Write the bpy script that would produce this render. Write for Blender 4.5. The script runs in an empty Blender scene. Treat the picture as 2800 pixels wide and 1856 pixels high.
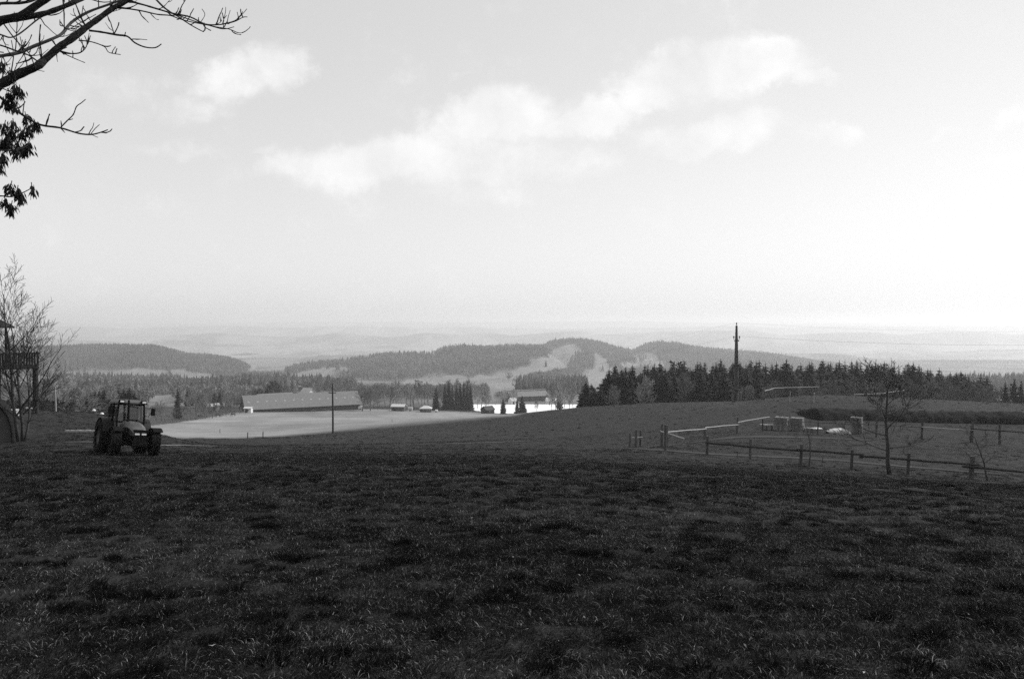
import bpy, math, random
import numpy as np
from mathutils import Vector, Matrix, Euler

# ------------------------------------------------------------------ scene, camera, sky, sun, exposure
scene = bpy.context.scene
C = scene.collection
R = math.radians
EYE = 1.65
FPX = 2178.0                      # focal length in photograph pixels (28 mm on 36 mm film)
PITCH = math.atan((928 - 880) / FPX)

cam = bpy.data.cameras.new('camera')
cam.lens = 28.0
cam.sensor_width = 36.0
cam.clip_start = 0.05
cam.clip_end = 80000.0
cam_ob = bpy.data.objects.new('camera', cam)
cam_ob.location = (0, 0, EYE)
cam_ob.rotation_euler = (R(90) - PITCH, 0, 0)
C.objects.link(cam_ob)
scene.camera = cam_ob

SUN_EL, SUN_AZ = 41.0, 64.0       # degrees; azimuth clockwise from the viewing direction (+Y)
sun = bpy.data.lights.new('sun', 'SUN')
sun.energy = 4.5
sun.angle = R(0.6)
sun.color = (1.0, 1.0, 1.0)
sun_ob = bpy.data.objects.new('sun', sun)
sd = Vector((math.cos(R(SUN_EL)) * math.sin(R(SUN_AZ)), math.cos(R(SUN_EL)) * math.cos(R(SUN_AZ)), math.sin(R(SUN_EL))))
sun_ob.rotation_euler = (-sd).to_track_quat('-Z', 'Y').to_euler()
sun_ob.location = sd * 200
C.objects.link(sun_ob)

world = bpy.data.worlds.new('World')
scene.world = world
world.use_nodes = True
scene.view_settings.view_transform = 'Standard'
scene.view_settings.look = 'None'
scene.view_settings.exposure = 0.0
scene.view_settings.gamma = 1.0
scene.view_settings.use_curve_mapping = False
scene.render.film_transparent = False
scene.cycles.use_denoising = False
scene.cycles.max_bounces = 5
scene.cycles.diffuse_bounces = 2
scene.cycles.glossy_bounces = 2
scene.cycles.transmission_bounces = 4
scene.cycles.transparent_max_bounces = 8
scene.cycles.volume_bounces = 2
scene.cycles.sample_clamp_direct = 1.2
scene.cycles.sample_clamp_indirect = 1.0
scene.cycles.use_adaptive_sampling = False


def build_sky():
    nt = world.node_tree
    nt.nodes.clear()
    N = nt.nodes.new
    L = nt.links.new

    def val(x, s):
        if isinstance(x, (int, float)):
            s.default_value = x
        else:
            L(x, s)

    def m(op, a, b=None, clamp=False):
        n = N('ShaderNodeMath')
        n.operation = op
        n.use_clamp = clamp
        val(a, n.inputs[0])
        if b is not None:
            val(b, n.inputs[1])
        return n.outputs[0]

    out = N('ShaderNodeOutputWorld')
    bg = N('ShaderNodeBackground')
    bg.inputs['Strength'].default_value = 0.123
    sky = N('ShaderNodeTexSky')
    sky.sky_type = 'NISHITA'
    sky.sun_disc = False
    sky.sun_elevation = R(SUN_EL)
    sky.sun_rotation = R(SUN_AZ)
    sky.altitude = 2300
    sky.air_density = 3.0
    sky.dust_density = 0.3
    sky.ozone_density = 0.0
    bw = N('ShaderNodeRGBToBW')
    L(sky.outputs[0], bw.inputs[0])

    tc = N('ShaderNodeTexCoord')
    sep = N('ShaderNodeSeparateXYZ')
    L(tc.outputs['Generated'], sep.inputs[0])
    X, Y, Z = sep.outputs
    ysafe = m('MAXIMUM', Y, 0.05)
    u = m('DIVIDE', X, ysafe)
    v = m('DIVIDE', Z, ysafe)
    comb = N('ShaderNodeCombineXYZ')
    L(u, comb.inputs[0])
    L(v, comb.inputs[1])
    uv = comb.outputs[0]

    def noise(vec, scale, detail, rough=0.55, dist=0.0):
        n = N('ShaderNodeTexNoise')
        L(vec, n.inputs['Vector'])
        n.inputs['Scale'].default_value = scale
        n.inputs['Detail'].default_value = detail
        n.inputs['Roughness'].default_value = rough
        n.inputs['Distortion'].default_value = dist
        return n.outputs['Fac'], n.outputs['Color']

    # ragged edges: shift the cloud map by fractal noise
    f0, c0 = noise(uv, 9.0, 9, 0.66)
    wsub = N('ShaderNodeVectorMath')
    wsub.operation = 'SUBTRACT'
    L(c0, wsub.inputs[0])
    wsub.inputs[1].default_value = (0.5, 0.5, 0.5)
    wsc = N('ShaderNodeVectorMath')
    wsc.operation = 'MULTIPLY'
    L(wsub.outputs[0], wsc.inputs[0])
    wsc.inputs[1].default_value = (0.15, 0.085, 0.0)
    wadd = N('ShaderNodeVectorMath')
    wadd.operation = 'ADD'
    L(uv, wadd.inputs[0])
    L(wsc.outputs[0], wadd.inputs[1])
    wuv = wadd.outputs[0]

    # the cumulus banks that stand over the valley: (centre px, centre py, half width, half height, tilt, weight)
    blobs = [
        (1960, 195, 290, 95, 10, 1.0), (2080, 150, 130, 70, 5, .9), (1800, 240, 120, 60, 15, .8), (2190, 210, 90, 40, -12, .6),
        (1960, 375, 250, 60, 3, .75), (2250, 380, 150, 40, 5, .5), (1350, 330, 210, 95, 12, .8), (1600, 325, 190, 65, 10, .8),
        (1040, 440, 250, 90, 14, .75), (1300, 450, 420, 80, 3, .55), (830, 455, 140, 60, 8, .6), (1330, 530, 300, 50, 2, .35),
        (640, 215, 150, 60, 8, .5), (760, 180, 110, 75, 10, .6), (330, 245, 190, 80, -5, .34), (480, 300, 150, 60, 0, .32), (480, 412, 160, 36, 3, .33),
        (740, 410, 60, 30, 0, .36), (2790, 305, 80, 42, 20, .6), (2760, 440, 160, 40, 18, .5), (2560, 355, 70, 22, 15, .3),
        (1260, 205, 60, 16, 22, .26),
    ]
    fld = None
    for (px, py, hw, hh, tilt, w) in blobs:
        cu, cv = (px - 1400) / FPX, (880 - py) / FPX
        mp = N('ShaderNodeMapping')
        mp.vector_type = 'TEXTURE'
        L(wuv, mp.inputs['Vector'])
        mp.inputs['Location'].default_value = (cu, cv, 0)
        mp.inputs['Rotation'].default_value = (0, 0, R(tilt))
        mp.inputs['Scale'].default_value = (hw / FPX, hh / FPX, 1)
        ln = N('ShaderNodeVectorMath')
        ln.operation = 'LENGTH'
        L(mp.outputs[0], ln.inputs[0])
        mr = N('ShaderNodeMapRange')
        mr.interpolation_type = 'SMOOTHSTEP'
        L(ln.outputs['Value'], mr.inputs['Value'])
        mr.inputs['From Min'].default_value = 1.35
        mr.inputs['From Max'].default_value = 0.25
        mr.inputs['To Min'].default_value = 0.0
        mr.inputs['To Max'].default_value = w
        o = mr.outputs[0]
        if fld is None:
            fld = o
        else:
            n = N('ShaderNodeMath')
            n.operation = 'SMOOTH_MAX'
            L(fld, n.inputs[0])
            L(o, n.inputs[1])
            n.inputs[2].default_value = 0.12
            fld = n.outputs[0]
    front = m('GREATER_THAN', Y, 0.06)
    fld = m('MULTIPLY', fld, front)

    # scattered fair-weather cloud over the rest of the sky, on a flat layer overhead
    zs = m('MAXIMUM', m('ADD', Z, 0.10), 0.02)
    c2 = N('ShaderNodeCombineXYZ')
    L(m('DIVIDE', X, zs), c2.inputs[0])
    L(m('DIVIDE', Y, zs), c2.inputs[1])
    fr, _ = noise(c2.outputs[0], 0.75, 7, 0.55)
    gen = N('ShaderNodeMapRange')
    gen.interpolation_type = 'SMOOTHSTEP'
    L(fr, gen.inputs['Value'])
    gen.inputs['From Min'].default_value = 0.56
    gen.inputs['From Max'].default_value = 0.72
    gen.inputs['To Max'].default_value = 0.8
    # the layer thins towards the horizon and leaves the front sky to the banks above
    up = N('ShaderNodeMapRange')
    L(Z, up.inputs['Value'])
    up.inputs['From Min'].default_value = 0.36
    up.inputs['From Max'].default_value = 0.55
    side = N('ShaderNodeMapRange')
    L(Y, side.inputs['Value'])
    side.inputs['From Min'].default_value = 0.55
    side.inputs['From Max'].default_value = 0.3
    gen_o = m('MULTIPLY', gen.outputs[0], m('MAXIMUM', up.outputs[0], side.outputs[0]))

    # inner structure
    f1, _ = noise(uv, 12.0, 9, 0.68)
    edge = m('ADD', fld, m('MULTIPLY', m('SUBTRACT', f1, 0.5), 1.25))
    cm = N('ShaderNodeMapRange')
    cm.interpolation_type = 'SMOOTHSTEP'
    L(edge, cm.inputs['Value'])
    cm.inputs['From Min'].default_value = 0.08
    cm.inputs['From Max'].default_value = 0.70
    cmask = m('MULTIPLY', cm.outputs[0], m('GREATER_THAN', fld, 0.001))
    mask = m('MAXIMUM', cmask, gen_o)
    f2, _ = noise(uv, 11.0, 6, 0.55)
    bright = m('ADD', 7.9, m('MULTIPLY', m('SUBTRACT', f2, 0.5), 5.0))
    mix = N('ShaderNodeMix')
    mix.data_type = 'FLOAT'
    L(m('MULTIPLY', mask, 0.8), mix.inputs[0])
    # a thin even veil of high cloud over the whole sky
    veil = m('ADD', m('MULTIPLY', bw.outputs[0], 0.55), 0.45 * 6.75)
    L(veil, mix.inputs[2])
    L(m('MAXIMUM', bright, veil), mix.inputs[3])
    L(mix.outputs[0], bg.inputs['Color'])
    L(bg.outputs[0], out.inputs['Surface'])


build_sky()

# ------------------------------------------------------------------ helpers
rnd = random.Random(7)
nrg = np.random.default_rng(11)
SP, CP = math.sin(PITCH), math.cos(PITCH)


def P(px, py, d):
    """world point at forward distance d on the sight line of a photograph pixel"""
    uu, vv = (px - 1400) / FPX, (928 - py) / FPX
    Y = CP + vv * SP
    Zd = vv * CP - SP
    k = d / Y
    return Vector((uu * k, d, EYE + Zd * k))


def project(x, y, z):
    x, y, z = np.asarray(x, float), np.asarray(y, float), np.asarray(z, float) - EYE
    dep = np.maximum(y * CP - z * SP, 0.01)
    vv = (y * SP + z * CP) / dep
    return 1400 + FPX * x / dep, 928 - FPX * vv


def in_poly(px, py, poly):
    inside = np.zeros(px.shape, bool)
    n = len(poly)
    for i in range(n):
        x0, y0 = poly[i]
        x1, y1 = poly[(i + 1) % n]
        cond = ((y0 > py) != (y1 > py))
        if y1 != y0:
            xi = (x1 - x0) * (py - y0) / (y1 - y0) + x0
            inside ^= cond & (px < xi)
    return inside


class MB:
    def __init__(self):
        self.v, self.f, self.t = [], [], []
        self.tone = 1.0

    def add(self, verts, faces):
        o = len(self.v)
        self.v.extend([tuple(q) for q in verts])
        self.t.extend([self.tone] * len(verts))
        self.f.extend([tuple(i + o for i in fc) for fc in faces])
        return o

    def box(self, c, s, M=None, taper=1.0):
        hx, hy, hz = s[0] / 2, s[1] / 2, s[2] / 2
        vs = []
        for z, k in ((-hz, 1.0), (hz, taper)):
            for x, y in ((-hx, -hy), (hx, -hy), (hx, hy), (-hx, hy)):
                q = Vector((x * k, y * k, z))
                if M is not None:
                    q = M @ q
                vs.append(q + Vector(c))
        self.add(vs, [(3, 2, 1, 0), (4, 5, 6, 7), (0, 1, 5, 4), (1, 2, 6, 5), (2, 3, 7, 6), (3, 0, 4, 7)])

    def tube(self, pts, rad, sides=6, cap=True):
        pts = [Vector(p) for p in pts]
        n = len(pts)
        if isinstance(rad, (int, float)):
            rad = [rad] * n
        vs, fs = [], []
        ref = None
        for i in range(n):
            d = (pts[min(i + 1, n - 1)] - pts[max(i - 1, 0)])
            if d.length < 1e-9:
                d = Vector((0, 0, 1))
            d.normalize()
            if ref is None:
                ref = Vector((1, 0, 0)) if abs(d.x) < 0.8 else Vector((0, 1, 0))
            a = (ref - d * ref.dot(d))
            if a.length < 1e-6:
                a = d.orthogonal()
            a.normalize()
            b = d.cross(a)
            ref = a
            for k in range(sides):
                th = 2 * math.pi * k / sides
                vs.append(pts[i] + (a * math.cos(th) + b * math.sin(th)) * rad[i])
        for i in range(n - 1):
            for k in range(sides):
                k2 = (k + 1) % sides
                fs.append((i * sides + k, i * sides + k2, (i + 1) * sides + k2, (i + 1) * sides + k))
        if cap:
            fs.append(tuple(range(sides - 1, -1, -1)))
            fs.append(tuple((n - 1) * sides + k for k in range(sides)))
        self.add(vs, fs)

    def mesh(self, name, mat, smooth=False):
        me = bpy.data.meshes.new(name)
        me.from_pydata(self.v, [], self.f)
        at = me.attributes.new('tone', 'FLOAT', 'POINT')
        at.data.foreach_set('value', np.asarray(self.t, np.float32))
        if mat:
            me.materials.append(mat)
        if smooth:
            me.polygons.foreach_set('use_smooth', np.ones(len(me.polygons), bool))
        me.update()
        return me

    def obj(self, name, mat, parent=None, smooth=False):
        return link(name, self.mesh(name, mat, smooth), parent)


def link(name, me, parent=None):
    o = bpy.data.objects.new(name, me)
    C.objects.link(o)
    if parent is not None:
        o.parent = parent
    return o


def tag(o, label, cat, group=None, kind=None):
    if label:
        o['label'] = label
    if cat:
        o['category'] = cat
    if group:
        o['group'] = group
    if kind:
        o['kind'] = kind
    return o


def thing(name, label, cat, loc=(0, 0, 0), rot=None, group=None):
    o = bpy.data.objects.new(name, None)
    o.empty_display_size = 0.3
    C.objects.link(o)
    o.location = loc
    if rot is not None:
        o.rotation_euler = rot
    return tag(o, label, cat, group)


def struct(o, label=None):
    o['kind'] = 'structure'
    if label:
        o['label'] = label
    return o


def np_mesh(name, V, F, mat, tone=None, smooth=False):
    """V (n,3), F (m,k) arrays"""
    me = bpy.data.meshes.new(name)
    V = np.asarray(V, np.float32)
    F = np.asarray(F, np.int32)
    k = F.shape[1]
    me.vertices.add(len(V))
    me.vertices.foreach_set('co', V.ravel())
    me.loops.add(F.size)
    me.loops.foreach_set('vertex_index', F.ravel())
    me.polygons.add(len(F))
    me.polygons.foreach_set('loop_start', np.arange(0, F.size, k, dtype=np.int32))
    me.polygons.foreach_set('loop_total', np.full(len(F), k, np.int32))
    if smooth:
        me.polygons.foreach_set('use_smooth', np.ones(len(F), bool))
    if tone is not None:
        at = me.attributes.new('tone', 'FLOAT', 'POINT')
        at.data.foreach_set('value', np.asarray(tone, np.float32))
    if mat:
        me.materials.append(mat)
    me.update(calc_edges=True)
    me.validate()
    return me


MATS = {}


def mat(name, base=0.2, rough=0.85, spec=0.25, tone=False, n_scale=None, n_amt=0.3, n_stretch=(1, 1, 1), n_detail=5,
        bump=None, bump_scale=None, metallic=0.0, second=None, obj_rand=0.0, transl=0.0):
    if name in MATS:
        return MATS[name]
    m = bpy.data.materials.new(name)
    m.use_nodes = True
    nt = m.node_tree
    b = nt.nodes['Principled BSDF']
    L = nt.links.new
    b.inputs['Roughness'].default_value = rough
    b.inputs['Specular IOR Level'].default_value = spec
    b.inputs['Metallic'].default_value = metallic

    def mth(op, a, c):
        n = nt.nodes.new('ShaderNodeMath')
        n.operation = op
        for i, q in enumerate((a, c)):
            if isinstance(q, (int, float)):
                n.inputs[i].default_value = q
            else:
                L(q, n.inputs[i])
        return n.outputs[0]

    cur = base
    if tone:
        a = nt.nodes.new('ShaderNodeAttribute')
        a.attribute_name = 'tone'
        cur = mth('MULTIPLY', a.outputs['Fac'], base)
    if obj_rand:
        oi = nt.nodes.new('ShaderNodeObjectInfo')
        k = mth('ADD', mth('MULTIPLY', oi.outputs['Random'], 2 * obj_rand), 1 - obj_rand)
        cur = mth('MULTIPLY', cur, k) if not isinstance(cur, float) else mth('MULTIPLY', k, cur)
    co = None
    if n_scale or bump or second:
        tcn = nt.nodes.new('ShaderNodeTexCoord')
        mp = nt.nodes.new('ShaderNodeMapping')
        mp.inputs['Scale'].default_value = n_stretch
        L(tcn.outputs['Object'], mp.inputs['Vector'])
        co = mp.outputs[0]

    def noise(scale, detail):
        n = nt.nodes.new('ShaderNodeTexNoise')
        L(co, n.inputs['Vector'])
        n.inputs['Scale'].default_value = scale
        n.inputs['Detail'].default_value = detail
        n.inputs['Roughness'].default_value = 0.6
        return n.outputs['Fac']
    if n_scale:
        k = mth('ADD', mth('MULTIPLY', mth('SUBTRACT', noise(n_scale, n_detail), 0.5), 4 * n_amt), 1.0)
        cur = mth('MULTIPLY', k, cur)
    if second:
        k = mth('ADD', mth('MULTIPLY', mth('SUBTRACT', noise(second[0], 3), 0.5), 4 * second[1]), 1.0)
        cur = mth('MULTIPLY', k, cur)
    if isinstance(cur, (int, float)):
        b.inputs['Base Color'].default_value = (cur, cur, cur, 1)
    else:
        cur = mth('MAXIMUM', cur, 0.004)
        cc = nt.nodes.new('ShaderNodeCombineColor')
        for i in range(3):
            L(cur, cc.inputs[i])
        L(cc.outputs[0], b.inputs['Base Color'])
    if bump:
        bn = nt.nodes.new('ShaderNodeBump')
        bn.inputs['Strength'].default_value = bump
        bn.inputs['Distance'].default_value = 0.05
        L(noise(bump_scale or 20, 5), bn.inputs['Height'])
        L(bn.outputs[0], b.inputs['Normal'])
    if transl:
        tr = nt.nodes.new('ShaderNodeBsdfTranslucent')
        if isinstance(cur, (int, float)):
            tr.inputs[0].default_value = (cur, cur, cur, 1)
        else:
            L(cc.outputs[0], tr.inputs[0])
        mx = nt.nodes.new('ShaderNodeMixShader')
        mx.inputs[0].default_value = transl
        L(b.outputs[0], mx.inputs[1])
        L(tr.outputs[0], mx.inputs[2])
        L(mx.outputs[0], nt.nodes['Material Output'].inputs['Surface'])
    MATS[name] = m
    return m


# ------------------------------------------------------------------ terrain heights
# surveyed spots: sight line (px, py) and forward distance; the surface is a thin-plate fit through them
SPOTS = [
    # left bench with the lawn, the small tree and the tractor
    (45, 1205, 45), (-200, 1205, 45), (200, 1200, 46), (340, 1239, 39), (480, 1228, 48), (200, 1184, 52), (100, 1122, 62), (-150, 1118, 62),
    (250, 1128, 68), (150, 1125, 67), (60, 1150, 56), (100, 1158, 120), (250, 1165, 120), (350, 1175, 78), (440, 1198, 76), (440, 1206, 110),
    (550, 1215, 62), (-300, 1150, 120),
    # centre
    (700, 1220, 60), (1000, 1219, 62), (1400, 1212, 66), (660, 1199, 95), (660, 1200, 130), (780, 1194, 118), (908, 1186, 132), (1150, 1195, 100),
    (1400, 1165, 118), (1650, 1150, 100), (1780, 1128, 106), (1600, 1112, 152), (1800, 1103, 128), (1400, 1134, 195), (1250, 1146, 225), (1100, 1160, 190),
    # right: fences, straw, pen, mast
    (1725, 1223, 60), (1820, 1232, 52), (1935, 1244, 50), (2053, 1257, 48), (2192, 1270, 46), (2331, 1284, 44), (2487, 1298, 42.5), (2661, 1310, 41),
    (2900, 1328, 39), (2016, 1181, 64), (2160, 1178, 66), (2345, 1186, 65), (2523, 1202, 62), (2740, 1215, 60), (2900, 1222, 60), (2235, 1146, 80), (2500, 1152, 78),
    (2750, 1157, 76), (2950, 1160, 75), (2161, 1099, 91), (2227, 1101, 90), (2400, 1097, 92), (2250, 1080, 107), (2400, 1085, 107), (2014, 1098, 112),
    (2600, 1094, 110), (2780, 1104, 105), (2950, 1108, 105), (1900, 1112, 112),
    # behind the right-hand crest
    (1600, 1135, 230), (1800, 1150, 215), (2014, 1165, 215), (2400, 1165, 215), (2750, 1165, 205), (3000, 1165, 205), (1750, 1145, 300), (2014, 1150, 300), (2400, 1150, 300), (2750, 1150, 300),
    # pasture and village floor
    (430, 1182, 190), (650, 1178, 215), (900, 1160, 245), (1100, 1152, 270), (450, 1150, 300), (700, 1143, 330), (550, 1140, 350), (660, 1126, 402), (830, 1124, 420), (980, 1117, 440),
    (1100, 1123, 430), (1200, 1126, 430), (1330, 1129, 440), (1450, 1129, 440), (1400, 1110, 520), (1600, 1110, 520), (1550, 1120, 470), (200, 1145, 230), (0, 1140, 250),
    (-200, 1140, 250), (200, 1128, 330),
]
for q in (-500, 0, 500, 1000, 1400, 1900, 2500, 3300):
    SPOTS += [(q, 1092, 650), (q, 1068, 900), (q, 1040, 1500), (q, 1024, 2000), (q, 985, 4000), (q, 950, 8000), (q, 921, 16000), (q, 902, 34000)]
ctrl = []
for (px, py, d) in SPOTS:
    p = P(px, py, d)
    ctrl.append((p.x / d, d, p.z / d))
for uu in (-1.0, -0.6, -0.3, 0.0, 0.3, 0.6, 1.0):
    for d in (4, 6, 9, 13, 18, 25):
        k = min(1.0, (d - 4) / 30.0)
        s = -0.121
        if uu < 0:
            s += 0.008 * k * -uu
        else:
            s -= 0.045 * k * uu
        ctrl.append((uu, d, s))
ctrl = np.array(ctrl)
CU, CL, CS = ctrl[:, 0] * 1.6, np.log(ctrl[:, 1]), ctrl[:, 2]


def _phi(r2):
    return 0.5 * r2 * np.log(r2 + 1e-12)


_n = len(CU)
_A = np.zeros((_n + 3, _n + 3))
_A[:_n, :_n] = _phi((CU[:, None] - CU) ** 2 + (CL[:, None] - CL) ** 2) + np.eye(_n) * 2e-4
_A[:_n, _n:] = np.stack([np.ones(_n), CU, CL], 1)
_A[_n:, :_n] = _A[:_n, _n:].T
_w = np.linalg.solve(_A, np.concatenate([CS, np.zeros(3)]))


def H(x, y):
    x, y = np.asarray(x, float), np.asarray(y, float)
    shp = np.broadcast(x, y).shape
    x, y = np.broadcast_to(x, shp).ravel(), np.broadcast_to(y, shp).ravel()
    yy = np.clip(y, 5.0, 36000.0)
    uu = np.clip(x / yy, -1.0, 1.0) * 1.6
    ll = np.log(yy)
    s = np.empty(len(uu))
    for i in range(0, len(uu), 20000):
        a, b = uu[i:i + 20000], ll[i:i + 20000]
        K = _phi((a[:, None] - CU) ** 2 + (b[:, None] - CL) ** 2)
        s[i:i + 20000] = K @ _w[:_n] + _w[_n] + _w[_n + 1] * a + _w[_n + 2] * b
    z = s * np.maximum(y, -40.0)
    return z.reshape(shp)


def h(x, y):
    return float(H(np.array([x]), np.array([y]))[0])


def ground(px, d):
    """point on the ground below pixel column px at forward distance d"""
    x = (px - 1400) / FPX * d
    return Vector((x, d, h(x, d)))


def sstep(a, b, x):
    t = np.clip((x - a) / (b - a), 0, 1)
    return t * t * (3 - 2 * t)


_perm = nrg.random((256, 256))


def vnoise(x, y):
    xi, yi = np.floor(x).astype(int), np.floor(y).astype(int)
    fx, fy = x - xi, y - yi
    fx, fy = fx * fx * (3 - 2 * fx), fy * fy * (3 - 2 * fy)
    g = lambda i, j: _perm[i & 255, j & 255]
    return (g(xi, yi) * (1 - fx) * (1 - fy) + g(xi + 1, yi) * fx * (1 - fy) + g(xi, yi + 1) * (1 - fx) * fy + g(xi + 1, yi + 1) * fx * fy)


def fbm(x, y, o=4):
    a, s, t = 0.5, 0.0, 0.0
    for i in range(o):
        s = s + a * vnoise(x * 2 ** i + 17 * i, y * 2 ** i + 5 * i)
        t += a
        a *= 0.5
    return s / t


# land cover ------------------------------------------------------------
FIELDS = [   # open fields among the woods of the middle distance
    [(150, 1012), (300, 1012), (410, 1008), (480, 1010), (560, 1022), (600, 1030), (560, 1036), (470, 1038), (380, 1040), (250, 1046), (170, 1040)],
    [(398, 1086), (440, 1080), (482, 1082), (482, 1100), (430, 1104), (398, 1099)],
    [(785, 1025), (850, 1012), (905, 1002), (960, 1001), (975, 1008), (915, 1012), (905, 1030), (860, 1025), (800, 1032)],
    [(1140, 985), (1185, 974), (1190, 978), (1145, 990)],
    [(1110, 1040), (1200, 1020), (1300, 1030), (1400, 1012), (1480, 1000), (1530, 986), (1562, 1004), (1440, 1022), (1405, 1060), (1300, 1062), (1110, 1062)],
    [(1497, 960), (1550, 945), (1603, 955), (1572, 962), (1566, 970), (1497, 970)],
    [(1450, 985), (1500, 975), (1562, 972), (1548, 1000), (1455, 1006)],
    [(1622, 966), (1668, 985), (1652, 1004), (1700, 1004), (1660, 1060), (1600, 1060), (1590, 1010), (1640, 1008)],
    [(1742, 966), (1790, 968), (1830, 1004), (1700, 1004), (1690, 990), (1745, 992)],
    [(880, 962), (1000, 962), (1020, 972), (880, 976)],
    [(675, 997), (705, 997), (700, 1003), (680, 1012)],
]


def in_fields(px, py):
    jx = (fbm(px * .035 + 5, py * .07, 3) - .5) * 34
    jy = (fbm(px * .035 + 50, py * .07 + 9, 3) - .5) * 14
    m_ = np.zeros(px.shape, bool)
    for pl in FIELDS:
        m_ |= in_poly(px + jx, py + jy, pl)
    return m_


XB = [-2000, 420, 660, 800, 900, 1000, 1100, 1200, 1300, 1400, 1480]
YB = [1198, 1198, 1197, 1190, 1180, 1170, 1160, 1151, 1143, 1136, 1120]


def cover(x, y, z):
    """albedo of the ground"""
    px, py = project(x, y, z)
    n1 = fbm(x * 0.05 + 3, y * 0.05, 4)
    n2 = fbm(x * 0.6 + 9, y * 0.6, 3)
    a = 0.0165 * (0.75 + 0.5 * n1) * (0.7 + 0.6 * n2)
    a = np.where(y < 85, a * (0.26 + 0.74 * sstep(25, 90, y)), a)  # near turf: dark soil, plus shade between the tufts painted into the albedo
    # worn pale streaks across the meadow
    st = fbm(x * 0.10 + 40, (y + 0.25 * x) * 0.5, 3)
    near = (y > 18) & (y < 60)
    a = np.where(near, a * (1 + 1.5 * sstep(0.60, 0.72, st)), a)
    # the brow of the hill under the mast is paler
    hb = sstep(0, 1, 1 - np.hypot((px - 2020) / 190, (py - 1103) / 20)) * ((y > 85) & (y < 160))
    a = a * (1 + 1.1 * hb)
    br = sstep(75, 110, y) * (px > 1150) * (y < 260)
    a = a * (1 + 0.05 * br)
    # light grazed pasture below the meadow
    yb = np.interp(px, XB, YB)
    wd = np.interp(px, [420, 660, 900, 1200, 1400], [1.5, 1.5, 7, 12, 5])
    yb = yb + (fbm(x * .5 + 11, y * .3, 3) - .5) * 5
    pas = sstep(-wd, wd, yb - py) * (y > 74) * (y < 445) * (px < 1480)
    pas *= np.where((px < 430) & (y < 130), 0, 1)
    low = np.interp(px, [425, 470, 520, 580, 640, 680, 700], [1163, 1158, 1150, 1140, 1130, 1124, 1000])
    orch = (py < low - 1) & (y > 150)
    pas *= np.where(orch, 0.15, 1)
    pn = fbm(x * 0.03, y * 0.02 + 8, 4)
    pm = fbm(x * 0.16 + 3, y * 0.05, 4)
    hill_m = fbm(x * 0.35 + 3, y * 0.22, 4)
    a = np.where((y > 55) & (y < 260), a * (0.42 + 0.8 * hill_m), a)
    a = a * (1 - pas) + pas * 0.19 * (0.72 + 0.56 * pn) * (0.75 + 0.5 * pm) * (0.8 + 0.4 * fbm(x * 0.025 + 7, (y - 0.15 * x) * 0.35, 3))
    # beyond the village
    far = sstep(445, 520, y)
    fn = fbm(x * 0.004 + 2, y * 0.002, 4)
    fa = 0.07 + 0.07 * sstep(0.45, 0.6, fn)
    inf = in_fields(px, py)
    fa = np.where(inf, 0.17 * (0.85 + 0.3 * n1), fa)
    a = a * (1 - far) + fa * far
    # the patchwork of the distant plain
    vf = (y > 4200)
    patch = fbm(x * 0.0011, y * 0.0006, 3)
    a = np.where(vf, 0.05 + 0.10 * sstep(0.48, 0.58, patch), a)
    return np.clip(a, 0.02, 0.9)


def make_ground():
    front = np.arange(-44, 44.01, 0.16)
    rest = np.concatenate([np.arange(46, 180, 5.0), np.arange(-180, -45, 5.0)])
    th = np.sort(np.concatenate([front, rest]))
    th = np.unique(th)
    rr = np.concatenate([np.exp(np.linspace(math.log(0.8), math.log(45.0), 400)), np.exp(np.linspace(math.log(45.0), math.log(34000.0), 230))[1:]])
    T, RR = np.meshgrid(np.radians(th), rr)
    X, Y = RR * np.sin(T), RR * np.cos(T)
    Z = H(X, Y)
    bumps = (fbm(X * 1.3, Y * 1.3, 2) - 0.5) * 0.11 + (fbm(X * 3.5, Y * 3.5, 1) - 0.5) * 0.035
    Z = Z + bumps * (1 - sstep(25, 40, RR)) * sstep(0.5, 3, RR)
    rol = (fbm(X * 0.0018 + 5, Y * 0.0012, 4) - 0.5) * 90 * sstep(2600, 5000, RR)
    Z = Z + rol
    A = cover(X.ravel(), Y.ravel(), Z.ravel())
    nr, ntt = X.shape
    V = np.stack([X.ravel(), Y.ravel(), Z.ravel()], 1)
    i = np.arange(nr - 1)[:, None] * ntt
    j = np.arange(ntt)[None, :]
    j2 = (j + 1) % ntt
    F = np.stack([i + j, i + j2, i + ntt + j2, i + ntt + j], -1).reshape(-1, 4)
    # close the small hole under the photographer's feet
    V = np.concatenate([V, [[0, 0, h(0, 0)]]])
    A = np.concatenate([A, [0.06]])
    F2 = np.stack([np.full(ntt, len(V) - 1), (np.arange(ntt) + 1) % ntt, np.arange(ntt), np.arange(ntt)], -1)
    F = np.concatenate([F[:, ::-1], F2[:0]])
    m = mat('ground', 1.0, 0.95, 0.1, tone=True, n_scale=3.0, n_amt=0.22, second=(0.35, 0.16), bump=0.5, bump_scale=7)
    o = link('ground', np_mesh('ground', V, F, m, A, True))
    struct(o, 'sloping meadow, pasture and far farmland')


make_ground()


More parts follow.
